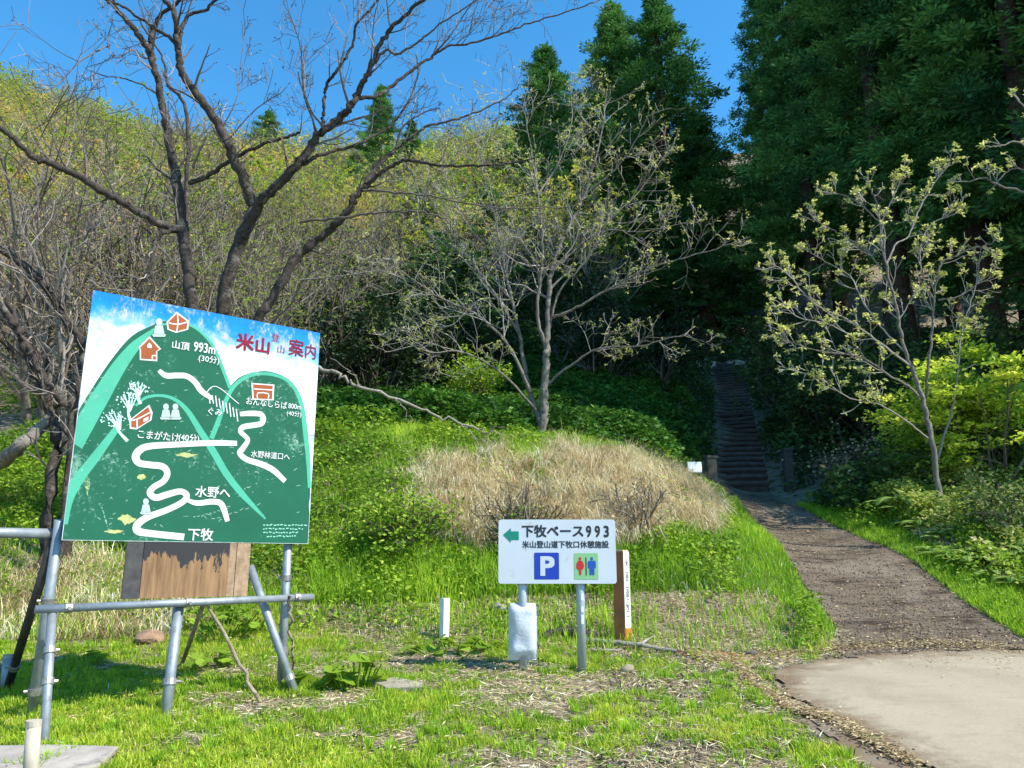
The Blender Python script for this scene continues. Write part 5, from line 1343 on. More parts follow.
def wood_stuff():
    """the far wood on the hillside reads as one mass: one object, instanced on points"""
    hidden = bpy.data.collections.new('wood_sources')            # not linked to the scene: only read by the nodes
    srcs = []
    for k, (H, leafy, L) in enumerate([(6.5, (7, 11), (0.10, 0.2)), (6.0, (14, 22), (0.10, 0.2)), (7.5, (4, 6), (0.1, 0.18)), (6.5, (18, 26), (0.10, 0.22)), (7.0, (2, 3), (0.1, 0.18)), (7.5, None, (0.1, 0.2))]):
        tb, wb, lb = make_slope_tree(70 + k, H, leafy, leafL=L, depth=2 if k in (2, 4, 5) else 1, stems=4)
        b = []
        V = np.concatenate([np.concatenate(x.V) for x in (tb, wb, lb) if x.n]); r = np.concatenate([np.concatenate(x.r) for x in (tb, wb, lb) if x.n])
        P3, P4, mi3, mi4 = [], [], [], []; o_ = 0
        for m, x in enumerate((tb, wb, lb)):
            if x.Q: q = np.concatenate(x.Q) + o_; P4.append(q); mi4 += [m] * len(q)
            if x.T: q = np.concatenate(x.T) + o_; P3.append(q); mi3 += [m] * len(q)
            o_ += x.n
        ob = finish('wood_tree', V, [p for p in (np.concatenate(P4) if P4 else [], np.concatenate(P3) if P3 else []) if len(p)], [M['greybark'], M['twig'], M['hill']], mi=mi4 + mi3, rnd=r)
        COL.objects.unlink(ob); hidden.objects.link(ob)
    rs = np.random.default_rng(33); n = 2600
    X = rs.uniform(-75, 40, n); Y = rs.uniform(33, 112, n)
    keep = (np.abs(X) < 0.75 * Y + 4) & (X < 0.10 * Y + 2)
    X, Y = X[keep], Y[keep]
    keep = rs.random(len(X)) < np.clip(1.25 - Y / 160, 0.4, 1)
    X, Y = X[keep], Y[keep]; Z = ground(X, Y) - 0.1
    me = bpy.data.meshes.new('hillside_wood'); me.from_pydata(np.stack([X, Y, Z], 1).tolist(), [], [])
    ob = bpy.data.objects.new('hillside_wood', me); COL.objects.link(ob); ob['kind'] = 'stuff'
    g = bpy.data.node_groups.new('scatter', 'GeometryNodeTree')
    g.interface.new_socket('Geometry', in_out='INPUT', socket_type='NodeSocketGeometry'); g.interface.new_socket('Geometry', in_out='OUTPUT', socket_type='NodeSocketGeometry')
    N = g.nodes; i_ = N.new('NodeGroupInput'); o_ = N.new('NodeGroupOutput')
    ip = N.new('GeometryNodeInstanceOnPoints'); ci = N.new('GeometryNodeCollectionInfo'); ci.inputs[0].default_value = hidden
    ci.inputs['Separate Children'].default_value = True; ci.inputs['Reset Children'].default_value = True
    ip.inputs['Pick Instance'].default_value = True
    def rv(dt, lo, hi, seed):
        r = N.new('FunctionNodeRandomValue'); r.data_type = dt
        a = [s for s in r.inputs if s.enabled and s.name in ('Min', 'Max')]; a[0].default_value = lo; a[1].default_value = hi
        [s for s in r.inputs if s.name == 'Seed'][0].default_value = seed
        return [s for s in r.outputs if s.enabled][0]
    g.links.new(i_.outputs[0], ip.inputs['Points']); g.links.new(ci.outputs[0], ip.inputs['Instance'])
    g.links.new(rv('INT', 0, 5, 1), ip.inputs['Instance Index'])
    g.links.new(rv('FLOAT_VECTOR', (-0.08, -0.08, 0), (0.08, 0.08, 6.28), 2), ip.inputs['Rotation'])
    g.links.new(rv('FLOAT', 0.7, 1.25, 3), ip.inputs['Scale'])
    g.links.new(ip.outputs[0], o_.inputs[0])
    md = ob.modifiers.new('scatter', 'NODES'); md.node_group = g
wood_stuff()

# ------------------------------------------------------------------ ground cover
def scatter(n, xr, yr, seed, near_bias=0.0):
    rs = np.random.default_rng(seed); X = rs.uniform(*xr, n); Y = rs.uniform(*yr, n)
    k = np.abs(X) < 0.70 * Y + 0.8
    X, Y = X[k], Y[k]
    if near_bias:
        k = rs.random(len(X)) < np.clip((yr[0] + 1.5) / Y, 0, 1) ** near_bias; X, Y = X[k], Y[k]
    return X, Y, rs
def zone(X, Y, poly): 
    px, py = pix(np.stack([X, Y, ground(X, Y)], 1)); return inpoly(px, py, poly)
PADZ = lambda X, Y, m=0.0: inpoly(X + m, Y, PAD) | inpoly(X + m, Y, STRIP)
Z_STRAW = [(395, 480), (440, 462), (500, 453), (560, 450), (640, 462), (690, 482), (722, 512), (715, 535), (690, 540), (640, 548), (560, 552), (500, 552), (440, 545), (405, 525)]
Z_TALL = [(310, 548), (400, 552), (470, 560), (560, 556), (640, 545), (720, 520), (735, 500), (800, 560), (852, 628), (830, 636), (770, 596), (700, 592), (640, 594), (520, 598), (440, 604), (310, 606)]
Z_BROWN = [(290, 606), (440, 604), (520, 596), (640, 594), (700, 592), (770, 598), (850, 634), (800, 662), (740, 664), (690, 655), (560, 650), (470, 640), (400, 640), (320, 636)]
Z_LSTRAW = [(-40, 540), (60, 548), (120, 556), (190, 600), (180, 636), (100, 642), (-40, 645)]
Z_VERGE = [(775, 492), (800, 497), (845, 505), (900, 530), (960, 562), (1060, 615), (1060, 660), (1010, 636), (905, 576), (840, 531)]
Z_BANKD = [(850, 488), (930, 482), (1060, 505), (1060, 610), (1000, 586), (930, 545), (880, 520)]
ORANGE = hit(722, 658)

def lawn():
    B = Bulk()
    X, Y, rs = scatter(900000, (-6, 7), (4.1, 9.6), 101, 1.2)
    k = ~PADZ(X, Y) & ~in_path(X, Y, 0.0); X, Y = X[k], Y[k]
    px, py = pix(np.stack([X, Y, ground(X, Y)], 1))
    d = fbm(X * 1.5, Y * 1.5, 41, 3); e = fbm(X * 6, Y * 6, 43, 2)
    g = 0.60 + (d - 0.5) * 3.4 + (e - 0.5) * 1.6
    g -= 0.75 * np.clip((px - 500) / 200, 0, 1) * np.clip((py - 640) / 60, 0, 1.3)
    edge = np.clip(1 - np.abs(px - (700 + (py - 690) * 1.75)) / 50, 0, 1) * (py > 690); g += edge * 0.9
    g -= 0.5 * np.exp(-((px - 470) / 190) ** 2 - ((py - 740) / 22) ** 2)
    g += 0.28 * np.clip((560 - px) / 160, 0, 1)
    g = np.where(inpoly(px, py, Z_BROWN), g * 0.75 - 0.18, g)
    g = np.where(inpoly(px, py, Z_LSTRAW), g * 0.3, g)
    g -= np.clip(1.2 - np.hypot(X - ORANGE[0], Y - ORANGE[1]) / 0.7, 0, 1.2)
    g -= 0.6 * np.exp(-(((px - 390) / 45) ** 2 + ((py - 688) / 7) ** 2))
    g = np.clip(g, 0.02, 1)
    g = np.where(inpoly(px, py, [(-90, 790), (-60, 754), (60, 752), (119, 754), (100, 776), (60, 790)]) | inpoly(px, py, [(366, 687), (398, 683), (426, 689), (420, 693), (385, 693)]), 0, g)
    k = rs.random(len(X)) < g * 0.75; X, Y, g, d, e = X[k], Y[k], g[k], d[k], e[k]
    Z = ground(X, Y) - 0.004
    n = len(X); H = (0.018 + 0.036 * rs.random(n) ** 1.6) * (0.6 + 0.8 * g) * (0.7 + 0.9 * np.clip((e - 0.35) * 2, 0, 1))
    B.blades(np.stack([X, Y, Z], 1), H, rs.uniform(0.004, 0.0085, n), rs.uniform(0.3, 1.35, n), rs.uniform(0, 6.28, n), np.clip(0.45 + (d - 0.5) * 0.9 + rs.normal(0, 0.2, n), 0, 1))
    B.build('lawn_grass', M['grass'], kind='stuff')
    # taller tufts
    B = Bulk(); X, Y, rs = scatter(2600, (-6, 6), (4.1, 9), 103)
    k = ~PADZ(X, Y) & ~in_path(X, Y, 0.1) & (fbm(X * 1.5, Y * 1.5, 41, 3) > 0.42) & ~zone(X, Y, Z_BROWN); X, Y = X[k], Y[k]
    for x, y in zip(X, Y):
        m = rs.integers(12, 40); r = rs.uniform(0.02, 0.07); a = rs.uniform(0, 6.28, m); rr = r * np.sqrt(rs.random(m))
        xx, yy = x + rr * np.cos(a), y + rr * np.sin(a); h = rs.uniform(0.045, 0.10)
        B.blades(np.stack([xx, yy, ground(xx, yy) - 0.004], 1), h * rs.uniform(0.6, 1.1, m), rs.uniform(0.005, 0.010, m), rs.uniform(0.2, 0.9, m), a, np.clip(rs.uniform(0.2, 0.7) + rs.normal(0, 0.15, m), 0, 1))
    B.build('tufted_grass', M['tallgrass'], kind='stuff')
    # small round leaved weeds flat in the lawn
    B = Bulk(); X, Y, rs = scatter(16000, (-6, 6), (4.1, 9.2), 104)
    k = ~PADZ(X, Y) & ~in_path(X, Y, 0.0) & (fbm(X * 2.2 + 7, Y * 2.2, 44, 3) > 0.5); X, Y = X[k], Y[k]; n = len(X)
    Z = ground(X, Y) + rs.uniform(0.008, 0.045, n); a = rs.uniform(0, 6.28, n)
    B.leaves(np.stack([X, Y, Z], 1), np.stack([np.cos(a), np.sin(a), rs.uniform(-0.2, 0.4, n)], 1), UPV + rs.normal(0, 0.35, (n, 3)), rs.uniform(0.018, 0.05, n), rs.uniform(0.012, 0.034, n), np.clip(rs.normal(0.55, 0.25, n), 0, 1))
    B.build('lawn_weeds', M['weed'], kind='stuff')
lawn()

def thatch():
    """dead straw lying on the bare parts"""
    B = Bulk()
    X, Y, rs = scatter(260000, (-6.5, 6.5), (4.1, 9.8), 111, 0.6)
    k = ~PADZ(X, Y, 0.02) & ~in_path(X, Y, -0.1); X, Y = X[k], Y[k]
    px, py = pix(np.stack([X, Y, ground(X, Y)], 1))
    d = fbm(X * 1.5, Y * 1.5, 41, 3)
    w = np.clip(0.35 - (d - 0.5) * 2.0, 0.10, 1) + 0.7 * inpoly(px, py, Z_BROWN) + 0.35 * np.clip((px - 520) / 200, 0, 1)
    k = rs.random(len(X)) < w * 0.75; X, Y = X[k], Y[k]; n = len(X); a = rs.uniform(0, 6.28, n)
    Z = ground(X, Y) + rs.uniform(0.001, 0.022, n)
    B.leaves(np.stack([X, Y, Z], 1), np.stack([np.cos(a), np.sin(a), rs.normal(0.02, 0.16, n)], 1), UPV + rs.normal(0, 0.3, (n, 3)), rs.uniform(0.03, 0.13, n), rs.uniform(0.0035, 0.009, n), np.clip(rs.normal(0.5, 0.26, n), 0, 1))
    # dead leaves
    n = 3500; X, Y, rs = scatter(n, (-6.5, 7), (4.1, 9.8), 112); k = ~PADZ(X, Y, 0.02); X, Y = X[k], Y[k]; n = len(X); a = rs.uniform(0, 6.28, n)
    B.leaves(np.stack([X, Y, ground(X, Y) + rs.uniform(0.004, 0.02, n)], 1), np.stack([np.cos(a), np.sin(a), rs.normal(0, 0.2, n)], 1), UPV + rs.normal(0, 0.4, (n, 3)), rs.uniform(0.02, 0.05, n), rs.uniform(0.015, 0.035, n), np.clip(rs.normal(0.25, 0.25, n), 0, 0.9), fold=0.2)
    B.build('dead_thatch', M['straw'], kind='stuff')
    # debris along the concrete edge and over the lip of the road
    B = Bulk(); rs = np.random.default_rng(113)
    line = np.array([hit(*p)[:2] for p in [(700, 655), (735, 664), (760, 690), (790, 710), (835, 722), (870, 745), (915, 768)]])
    t = rs.uniform(0, 6, 5200) ** 1.0; i = np.minimum(t.astype(int), 5); f = (t - i)[:, None]
    P = line[i] * (1 - f) + line[i + 1] * f + rs.normal(0, 1, (5200, 2)) * (0.03 + 0.11 * (rs.random((5200, 1)) ** 2)) * np.clip(1.4 - t / 6, 0.25, 1.2)[:, None]
    line2 = np.array([hit(*p)[:2] for p in [(735, 662), (790, 655), (860, 650), (930, 648), (1010, 650)]])
    t = rs.uniform(0, 4, 3200); i = np.minimum(t.astype(int), 3); f = (t - i)[:, None]
    P2 = line2[i] * (1 - f) + line2[i + 1] * f + np.c_[rs.normal(0, 0.12, 3200), rs.normal(0.05, 0.10, 3200)]
    tt = rs.uniform(0, len(PATHC) - 5.01, 2600); ii = tt.astype(int); ff = (tt - ii)[:, None]; P3 = PATHC[ii] * (1 - ff) + PATHC[ii + 1] * ff + rs.normal(0, 0.42, (2600, 2))
    P = np.concatenate([P, P2, P3]); n = len(P); a = rs.uniform(0, 6.28, n)
    B.leaves(np.c_[P, ground(P[:, 0], P[:, 1]) + 0.024 + rs.uniform(0, 0.014, n)], np.stack([np.cos(a), np.sin(a), rs.normal(0, 0.15, n)], 1), UPV + rs.normal(0, 0.35, (n, 3)), rs.uniform(0.012, 0.06, n), rs.uniform(0.004, 0.016, n), np.clip(rs.normal(0.22, 0.22, n), 0, 1))
    B.build('leaf_litter', M['straw'], kind='stuff')
thatch()

def gravel():
    rs = np.random.default_rng(121); t = (1 + 5 ** 0.5) / 2
    ico = np.array([(-1, t, 0), (1, t, 0), (-1, -t, 0), (1, -t, 0), (0, -1, t), (0, 1, t), (0, -1, -t), (0, 1, -t), (t, 0, -1), (t, 0, 1), (-t, 0, -1), (-t, 0, 1)], float); ico /= np.linalg.norm(ico[0])
    F = np.array([(0, 11, 5), (0, 5, 1), (0, 1, 7), (0, 7, 10), (0, 10, 11), (1, 5, 9), (5, 11, 4), (11, 10, 2), (10, 7, 6), (7, 1, 8), (3, 9, 4), (3, 4, 2), (3, 2, 6), (3, 6, 8), (3, 8, 9), (4, 9, 5), (2, 4, 11), (6, 2, 10), (8, 6, 7), (9, 8, 1)])
    X = rs.uniform(1.6, 7.5, 60000); Y = rs.uniform(6.6, 15, 60000)
    k = in_path(X, Y, 0.18) & ~PADZ(X, Y); X, Y = X[k], Y[k]
    keep = rs.random(len(X)) < np.clip(8.5 / Y, 0, 1) ** 2; X, Y = X[keep], Y[keep]
    X2, Y2, _ = scatter(30000, (0, 4.2), (4.4, 8.3), 122); k = ~PADZ(X2, Y2) & (fbm(X2 * 1.7, Y2 * 1.7, 51) > 0.52) & (pix(np.stack([X2, Y2, ground(X2, Y2)], 1))[0] > 600); X = np.r_[X, X2[k]]; Y = np.r_[Y, Y2[k]]
    n = len(X); s = 0.003 + 0.010 * rs.random(n) ** 3
    V = ico[None] * (1 + rs.normal(0, 0.2, (n, 12, 1))) * s[:, None, None] * rs.uniform(0.6, 1.3, (n, 1, 3)) + np.stack([X, Y, ground(X, Y) + 0.012], 1)[:, None]
    Q = (F[None] + (np.arange(n) * 12)[:, None, None]).reshape(-1, 3)
    m = leafmat('pebble', [(0.0, (0.05, 0.038, 0.028)), (0.5, (0.14, 0.11, 0.082)), (1.0, (0.29, 0.245, 0.19))], 0.0, rough=0.9)
    finish('path_gravel', V.reshape(-1, 3), [Q], m, rnd=np.repeat(rs.random(n), 12), kind='stuff')
    # orange burnt soil patch
    me_m = plain('orange_soil', (0.40, 0.17, 0.06), 0.95, 0, 0.35, 30, 0.8, 60)
    sheet('orange_soil', lambda X, Y: np.hypot((X - ORANGE[0]) / 0.42, (Y - ORANGE[1]) / 0.22) + (fbm(X * 7, Y * 7, 61) - 0.5) * 1.5 < 0.9, (ORANGE[0] - 0.7, ORANGE[0] + 0.7), (ORANGE[1] - 0.5, ORANGE[1] + 0.5), 0.025, 0.006, me_m)
gravel()

def bank_cover():
    # tall fresh grass at the foot of the mound
    B = Bulk(); X, Y, rs = scatter(420000, (-8, 7), (7.8, 15), 131)
    px, py = pix(np.stack([X, Y, ground(X, Y)], 1))
    d = fbm(X * 1.1, Y * 1.1, 45, 3)
    tall = inpoly(px, py, Z_TALL); verge = inpoly(px, py, Z_VERGE) & (X > 2)
    straw = inpoly(px, py, Z_STRAW); ls = inpoly(px, py, Z_LSTRAW); br = inpoly(px, py, Z_BROWN)
    other = (Y > 8.6) & (X < 2.6) & ~tall & ~straw & ~br
    w = np.where(tall, 0.75, 0) + np.where(verge, 0.85, 0) + np.where(other, 0.32, 0) + np.where(straw, np.where(py < 456, 0.5, 0.10) + 0.6 * (fbm(X * 1.3 + 3, Y * 1.3, 46, 3) < 0.40), 0)
    w = np.where(ls, 0.22, w) + np.where(br, 0.16, 0) * np.clip(0.6 + (d - 0.45) * 3, 0.15, 1.2)
    w = np.where(in_path(X, Y, -0.02), 0, w)
    k = rs.random(len(X)) < w; X, Y, tall, verge, d = X[k], Y[k], tall[k], verge[k], d[k]; n = len(X)
    H = np.where(tall, np.where(px[k] > 700, 0.15, 0.24), np.where(verge, 0.12, 0.17)) * rs.uniform(0.5, 1.25, n) * (0.7 + 0.6 * d)
    B.blades(np.stack([X, Y, ground(X, Y) - 0.01], 1), H, rs.uniform(0.007, 0.014, n), rs.uniform(0.15, 1.1, n), rs.uniform(0, 6.28, n), np.clip(0.42 + (d - 0.5) * 0.8 + rs.normal(0, 0.17, n), 0, 1))
    B.build('bank_grass', M['tallgrass'], kind='stuff')
    # dead pampas straw on the mound
    B = Bulk(); X, Y, rs = scatter(520000, (-7.5, 9.5), (7.9, 15), 132)
    px, py = pix(np.stack([X, Y, ground(X, Y)], 1)); d = fbm(X * 1.3 + 3, Y * 1.3, 46, 3)
    straw = inpoly(px, py, Z_STRAW); ls = inpoly(px, py, Z_LSTRAW); br = inpoly(px, py, Z_BROWN)
    tall = inpoly(px, py, Z_TALL)
    w = np.where(straw, 0.95, 0.0) + np.where(ls, 0.5, 0) + np.where(br, 0.16, 0) + np.where((Y > 8.6) & (X < 3), 0.08, 0) + np.where(tall, 0.05, 0)
    w = np.where(straw | ls, w * np.clip(0.55 + (d - 0.42) * 6, 0.05, 1), w)
    w = np.where(straw & (py < 462 + 6 * np.sin(px / 17)), w * 0.6, w)
    w = w * (X < 4.5) + 0.55 * (inpoly(px, py, Z_BANKD) & (X > 3) & (fbm(X * 1.5, Y * 1.5, 57, 3) > 0.5))
    w = np.where(in_path(X, Y, 0.05), 0, w)
    k = rs.random(len(X)) < w * 0.62; X, Y, straw, ls, br = X[k], Y[k], straw[k], ls[k], br[k]; n = len(X)
    H = np.where(straw, 0.42, np.where(ls, 0.36, np.where(br, 0.12, 0.2))) * rs.uniform(0.35, 1.15, n)
    ca = np.floor(fbm(X * 1.8, Y * 1.8, 47, 1) * 9) * 2.1
    az = np.where(rs.random(n) < 0.65, ca + rs.normal(0, 0.6, n), rs.uniform(0, 6.28, n))
    B.blades(np.stack([X, Y, ground(X, Y) - 0.01], 1), H, rs.uniform(0.005, 0.011, n), np.clip(rs.normal(1.75, 0.6, n), 0.2, 2.9), az, np.clip(0.50 + (fbm(X * 2.6, Y * 2.6, 49, 2) - 0.5) * 1.1 + rs.normal(0, 0.2, n), 0, 1))
    X, Y, rs = scatter(5200, (-4, 4.5), (9, 14), 133); px, py = pix(np.stack([X, Y, ground(X, Y)], 1))
    k = (inpoly(px, py, Z_STRAW) & ((px > 470) | (rs.random(len(X)) < 0.45)) & (fbm(X * 1.3 + 3, Y * 1.3, 46, 3) > 0.40) & (fbm(X * 3.1, Y * 3.1, 53, 2) > 0.52) & ((px < 655) | (rs.random(len(X)) < 0.3))) | (inpoly(px, py, Z_LSTRAW) & (rs.random(len(X)) < 0.5)); X, Y = X[k], Y[k]
    for x, y in zip(X, Y):                                        # shaggy tussocks hanging down the slope
        m = rs.integers(30, 60); a = rs.normal(-1.57, 1.1, m); r = 0.10 * np.sqrt(rs.random(m)); xx, yy = x + r * np.cos(a), y + r * np.sin(a)
        B.blades(np.stack([xx, yy, ground(xx, yy) + 0.02], 1), rs.uniform(0.16, 0.62) * rs.uniform(0.5, 1.2, m), rs.uniform(0.004, 0.009, m), rs.uniform(0.9, 2.8, m), a, np.clip(rs.uniform(0.15, 0.85) + rs.normal(0, 0.15, m), 0, 1))
    B.build('dead_straw', M['straw'], kind='stuff')
bank_cover()

def leafy(name, mat, n, xr, yr, seed, dens, hgt, L, aspect=0.62, clump=1.6, tone=0.5, up_b=0.5, thr=0.45):
    """broad leaved ground cover: leaves at all heights of low leafy clumps"""
    B = Bulk(); X, Y, rs = scatter(n, xr, yr, seed)
    d = fbm(X * clump, Y * clump, seed, 3)
    px, py = pix(np.stack([X, Y, ground(X, Y)], 1))
    w = dens(X, Y, px, py) * np.clip((d - thr) * 6 + 0.5, 0, 1)
    k = rs.random(len(X)) < w; X, Y, d = X[k], Y[k], d[k]; n = len(X)
    h = hgt * np.clip((d - thr + 0.1) * 4, 0.15, 1.3) * (1 - rs.random(n) ** 2.0)
    a = rs.uniform(0, 6.28, n)
    B.leaves(np.stack([X, Y, ground(X, Y) + h], 1), np.stack([np.cos(a), np.sin(a), rs.normal(0.1, 0.35, n)], 1), UPV * up_b + rs.normal(0, 0.4, (n, 3)), rs.uniform(L[0], L[1], n), rs.uniform(L[0], L[1], n) * aspect, np.clip(tone + (vnoise(X * 2, Y * 2, seed + 5) - 0.5) * 0.5 + rs.normal(0, 0.18, n), 0, 1), fold=0.1)
    B.build(name, mat, kind='stuff')
inp = inpoly
leafy('bank_weeds', M['weed'], 170000, (-9, 3.5), (8.3, 15), 141, lambda X, Y, px, py: np.where(inp(px, py, Z_STRAW), 0.06 + 0.6 * (fbm(X * 1.3 + 3, Y * 1.3, 46, 3) < 0.40), np.where(inp(px, py, Z_BROWN), 0.30, np.where(inp(px, py, Z_LSTRAW), 0.08, 0.75))) * (px < 740) * ~in_path(X, Y, 0.1), 0.26, (0.035, 0.085), tone=0.5)
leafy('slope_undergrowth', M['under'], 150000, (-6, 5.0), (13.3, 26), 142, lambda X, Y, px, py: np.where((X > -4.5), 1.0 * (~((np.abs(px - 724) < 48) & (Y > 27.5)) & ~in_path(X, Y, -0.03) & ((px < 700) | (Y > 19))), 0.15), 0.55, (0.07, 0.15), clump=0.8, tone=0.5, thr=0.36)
leafy('left_undergrowth', M['weed'], 90000, (-16, -2), (11.5, 26), 143, lambda X, Y, px, py: np.full(X.shape, 0.75), 0.40, (0.05, 0.13), clump=0.7, tone=0.4)
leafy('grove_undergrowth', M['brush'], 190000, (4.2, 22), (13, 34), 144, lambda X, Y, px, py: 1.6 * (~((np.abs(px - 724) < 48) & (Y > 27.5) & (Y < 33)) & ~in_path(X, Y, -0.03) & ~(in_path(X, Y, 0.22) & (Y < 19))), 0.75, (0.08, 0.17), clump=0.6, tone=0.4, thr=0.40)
leafy('verge_weeds', M['weed'], 90000, (2.5, 9), (7.9, 15), 145, lambda X, Y, px, py: np.where(inp(px, py, Z_VERGE), 0.35, np.where(px > 800, 1.0, 0.0)) * ~in_path(X, Y, 0.12), 0.26, (0.03, 0.08), tone=0.45)
leafy('bank_brush', M['bankmix'], 60000, (4.3, 10), (9.0, 15), 146, lambda X, Y, px, py: np.where(inp(px, py, Z_VERGE), 0.0, 1.0) * ~in_path(X, Y, 0.7), 0.45, (0.05, 0.10), clump=1.3, tone=0.5)
leafy('far_slope_cover', M['brush'], 90000, (-30, 16), (24, 50), 147, lambda X, Y, px, py: np.full(X.shape, 0.9) * ~in_path(X, Y, 1.6), 0.6, (0.16, 0.36), clump=0.4, tone=0.55)

# ------------------------------------------------------------------ single plants
def make_butterbur(name, label, n, rad, seed, size=(0.10, 0.19), hgt=(0.06, 0.22), group=None):
    rs = np.random.default_rng(seed); root = thing(name, label, 'plant', (0, 0, 0), 0, group); lb, sb = Bulk(), Bulk()
    for k in range(n):
        a = rs.uniform(0, 6.28); r = rad * math.sqrt(rs.random()); h = rs.uniform(*hgt) * (1.1 - 0.5 * r / rad); s = rs.uniform(*size) / 2
        c = np.array([r * math.cos(a), r * math.sin(a) * 0.7, h]); nrm = unit(UPV + rs.normal(0, 0.28, 3) + np.array([math.cos(a), math.sin(a), 0]) * 0.25)
        e1 = unit(np.cross(nrm, rs.normal(0, 1, 3))); e2 = np.cross(nrm, e1)
        q = np.linspace(0.25, 2 * np.pi - 0.25, 13); rr = s * (1 + 0.06 * rs.normal(0, 1, 13))
        rim = c + e1 * (np.cos(q) * rr)[:, None] + e2 * (np.sin(q) * rr)[:, None] + nrm * (0.12 * s * np.cos(2 * q))[:, None]
        V = np.vstack([c - nrm * 0.10 * s, rim]); lb.put(V, T=[(0, j, j + 1) for j in range(1, 13)], rnd=rs.uniform(0.1, 1))
        sb.tube(smooth_line([np.array([c[0] * 0.5, c[1] * 0.5, -0.03]), c * [0.8, 0.8, 0.6], c - nrm * 0.1 * s], n=3), 0.006, 4, 0.4)
    sb.build('stem', M['weed'], root); lb.build('leaves', M['bur'], root, smooth=True); return root
for (nm, px, py, n_, rad, lab, sz, hg) in [
    ('butterbur_plant', 452, 654, 34, 0.50, 'spreading butterbur with round bright leaves at the foot of the white stake', (0.09, 0.15), (0.05, 0.18)),
    ('butterbur_plant', 355, 690, 20, 0.26, 'upright butterbur with big bright leaves left of the flat stone', (0.11, 0.19), (0.08, 0.30)),
    ('butterbur_plant', 300, 690, 8, 0.16, 'small butterbur at the foot of the right leg of the map board', (0.10, 0.16), (0.06, 0.16)),
    ('butterbur_plant', 225, 636, 44, 0.46, 'dense butterbur patch between the map board legs', (0.07, 0.13), (0.06, 0.34)),
    ('butterbur_plant', 215, 668, 16, 0.22, 'low yellow green butterbur below the dense patch under the map board', (0.08, 0.13), (0.04, 0.14)),
    ('butterbur_plant', 92, 660, 8, 0.16, 'few flat butterbur leaves on the grass left of the board legs', (0.08, 0.14), (0.03, 0.09))]:
    r = make_butterbur(nm, lab, n_, rad, px, sz, hg); r.location = hit(px, py)

def make_fern(seed, L=0.75, n=9):
    rs = np.random.default_rng(seed); lb = Bulk(); C, D, N, LL, WW, rr = [], [], [], [], [], []
    for k in range(n):
        a = k * 6.28 / n + rs.normal(0, 0.25); l = L * rs.uniform(0.7, 1.15); el = rs.uniform(0.6, 1.15); o = np.array([math.cos(a), math.sin(a), 0])
        pts = smooth_line([np.zeros(3), o * l * 0.35 * math.cos(el) + UPV * l * 0.45 * math.sin(el), o * l * 0.72 + UPV * l * 0.5 * math.sin(el), o * l * 1.0 + UPV * l * 0.25], n=7)
        lb.tube(pts, np.linspace(0.006, 0.002, len(pts)), 3, 0.3)
        T = np.gradient(pts, axis=0); tone = rs.uniform(0.2, 0.9)
        for i in range(2, len(pts)):
            t = i / len(pts); w = l * 0.17 * math.sin(math.pi * min(1, 0.18 + t * 0.85)) + 0.02; d = unit(T[i]); s = unit(np.cross(d, UPV)); nn = np.cross(s, d)
            for sg in (-1, 1):
                for q in (0, 0.33, 0.66):
                    C.append(pts[i] - d * q * l / len(pts)); D.append(unit(s * sg + d * 0.45 - nn * 0.25)); N.append(nn + rs.normal(0, 0.12, 3)); LL.append(w); WW.append(w * 0.16); rr.append(np.clip(tone + rs.normal(0, 0.1), 0, 1))
    lb.leaves(np.array(C), np.array(D), np.array(N), np.array(LL), np.array(WW), np.array(rr)); return lb
_f0 = None
fern_spots = [(905, 505, 12.5), (930, 515, 12), (955, 525, 11.6), (975, 512, 12.2), (885, 520, 12.6), (940, 498, 13), (1000, 540, 11.2), (912, 538, 11.6), (960, 548, 11), (992, 566, 10.4), (870, 498, 14), (845, 486, 15.5), (1012, 520, 11.8), (868, 512, 13.2), (1015, 575, 10.0)]
_r = np.random.default_rng(5)
fern_spots += [(_r.uniform(870, 1030), _r.uniform(492, 560), 12) for _ in range(44)]
fern_spots = [f for f in fern_spots if f[1] < 462 + 0.50 * (f[0] - 770)]
for i, (px, py, Y) in enumerate(fern_spots):
    g = hit(px, py + 14, 8, 18); rs = np.random.default_rng(500 + i)
    lab = 'pale green fern arching over the bank right of the path'
    if _f0 is None:
        _f0 = thing('fern', lab, 'fern', g, 0, 'ferns on the bank right of the path'); make_fern(9, 0.75, 11).build('fronds', M['fern'], _f0)
    else: dup(_f0, g, rs.uniform(0, 6.28), lab, rs.uniform(0.32, 0.6))

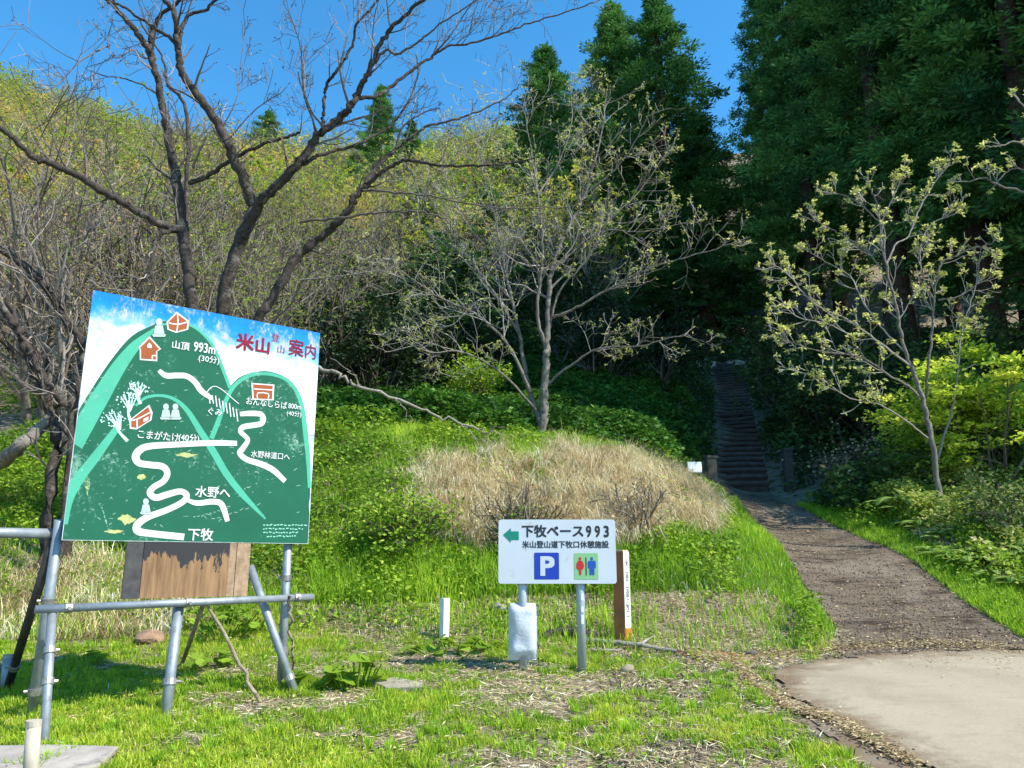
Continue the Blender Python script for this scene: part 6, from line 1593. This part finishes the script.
def make_shrub(name, label, cat, g, seed, H, W, nleaf, L, leafm, layered=False, stems=9, group=None, tone=(0.1, 1.0), twigm='twig'):
    rs = np.random.default_rng(seed); root = thing(name, label, cat, g, 0, group); wb, lb = Bulk(), Bulk(); tips = []
    for s in range(stems):
        a = s * 6.28 / stems + rs.normal(0, 0.3); o = np.array([math.cos(a), math.sin(a), 0])
        d = unit(o * rs.uniform(0.35, 1.1) * W / H + UPV)
        twig(wb, np.array([rs.normal(0, 0.06), rs.normal(0, 0.06), -0.05]), d, H * rs.uniform(0.7, 1.05), 0.016 + 0.006 * H, 2, rs, tips, up=-0.01 if layered else 0.04, wander=0.13, kids=(3, 5), ratio=(0.35, 0.6), rmin=0.004, shade=(0.0, 0.7))
    P = np.array([t[0] for t in tips]); D0 = np.array([t[1] for t in tips]); m = max(1, nleaf // len(P))
    P2 = np.repeat(P, m, 0); n = len(P2); D2 = np.repeat(D0, m, 0)
    if layered: P2 = P2 + rs.normal(0, 1, (n, 3)) * [0.16, 0.16, 0.035]
    else: P2 = P2 + rs.normal(0, 0.09, (n, 3))
    P2[:, 2] = np.maximum(P2[:, 2], 0.03)
    d = rs.normal(0, 1, (n, 3)) * [1, 1, 0.3] + D2 * 0.6
    tn = np.repeat(rs.uniform(*tone, len(P)), m)
    lb.leaves(P2, d, UPV + rs.normal(0, 0.3 if layered else 0.8, (n, 3)), rs.uniform(L[0], L[1], n), rs.uniform(L[0], L[1], n) * 0.7, np.clip(tn + rs.normal(0, 0.15, n), 0, 1), fold=0.1)
    wb.build('stems', M[twigm], root); lb.build('leaves', leafm, root); return root
make_shrub('maple_shrub', 'large yellow green layered maple shrub at the right edge below the reaching tufted branches', 'shrub', hit(1005, 492, 8, 16), 61, 2.3, 2.3, 15000, (0.06, 0.115), M['maple'], True, 12)
make_shrub('maple_shrub', 'yellow green shrub beside the trunk of the slender tufted tree', 'shrub', hit(952, 484, 8, 16), 62, 1.9, 1.6, 8000, (0.05, 0.10), M['maple'], True, 9, tone=(0.0, 0.8))
make_shrub('bank_shrub', 'low fresh leafy shrub hiding the foot of the slender tufted tree', 'shrub', hit(928, 506, 8, 16), 64, 0.75, 0.9, 2600, (0.04, 0.08), M['bankmix'], False, 10, tone=(0.1, 0.8))
make_shrub('maple_shrub', 'low olive shrub half buried in ferns at the right edge', 'shrub', hit(1010, 545, 8, 14), 63, 0.9, 1.1, 2200, (0.04, 0.08), M['brush'], False, 9, tone=(0.3, 1))
rs = np.random.default_rng(77)
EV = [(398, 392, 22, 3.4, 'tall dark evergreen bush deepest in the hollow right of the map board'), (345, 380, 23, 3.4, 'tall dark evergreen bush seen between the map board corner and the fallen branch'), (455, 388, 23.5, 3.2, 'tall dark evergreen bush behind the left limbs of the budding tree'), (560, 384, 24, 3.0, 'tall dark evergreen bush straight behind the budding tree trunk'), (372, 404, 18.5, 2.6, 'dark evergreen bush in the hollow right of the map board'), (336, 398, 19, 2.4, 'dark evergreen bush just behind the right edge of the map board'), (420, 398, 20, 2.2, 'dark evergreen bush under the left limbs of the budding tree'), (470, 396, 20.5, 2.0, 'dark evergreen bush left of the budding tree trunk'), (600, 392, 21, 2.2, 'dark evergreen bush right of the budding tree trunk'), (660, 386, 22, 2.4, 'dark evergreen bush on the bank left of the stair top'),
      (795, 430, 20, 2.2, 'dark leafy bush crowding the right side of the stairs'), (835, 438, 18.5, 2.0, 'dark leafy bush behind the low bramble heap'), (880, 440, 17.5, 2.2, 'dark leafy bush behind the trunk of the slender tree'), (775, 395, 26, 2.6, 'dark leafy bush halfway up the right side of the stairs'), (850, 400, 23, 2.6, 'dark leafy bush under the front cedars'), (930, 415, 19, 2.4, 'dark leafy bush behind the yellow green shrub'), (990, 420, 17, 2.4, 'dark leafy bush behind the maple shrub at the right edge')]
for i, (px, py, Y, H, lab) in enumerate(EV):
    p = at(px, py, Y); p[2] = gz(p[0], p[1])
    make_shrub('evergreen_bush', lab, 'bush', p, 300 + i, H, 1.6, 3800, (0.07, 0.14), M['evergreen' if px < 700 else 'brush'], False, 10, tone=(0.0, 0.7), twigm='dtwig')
make_shrub('bramble_heap', 'heap of dead brown brambles beside the tall dark stair post', 'bramble', hit(862, 487, 12, 20), 88, 1.1, 1.3, 1200, (0.04, 0.09), M['straw'], False, 22, tone=(0.0, 0.5))
make_shrub('bramble_heap', 'tangle of dead stems on the mound behind the direction sign', 'bramble', hit(520, 548, 8, 13), 89, 0.8, 1.1, 120, (0.03, 0.05), M['straw'], False, 22, tone=(0, 0.4), twigm='twig')
make_shrub('bramble_heap', 'sprawling thin bare bush on the pale straw right of the direction sign', 'bramble', hit(640, 535, 8, 13), 90, 0.75, 1.3, 60, (0.03, 0.05), M['straw'], False, 16, tone=(0, 0.4), twigm='dtwig')
make_shrub('fresh_bush', 'fresh green leafy bush on the slope left of the direction sign', 'bush', hit(408, 552, 8, 13), 91, 0.7, 0.9, 2200, (0.04, 0.08), M['weed'], False, 12, tone=(0.2, 0.9))
make_shrub('fresh_bush', 'bright green young bush behind the mound left of the budding tree', 'bush', hit(475, 420, 12, 24), 92, 1.5, 1.2, 2600, (0.06, 0.11), M['weed'], False, 9, tone=(0.2, 0.9))
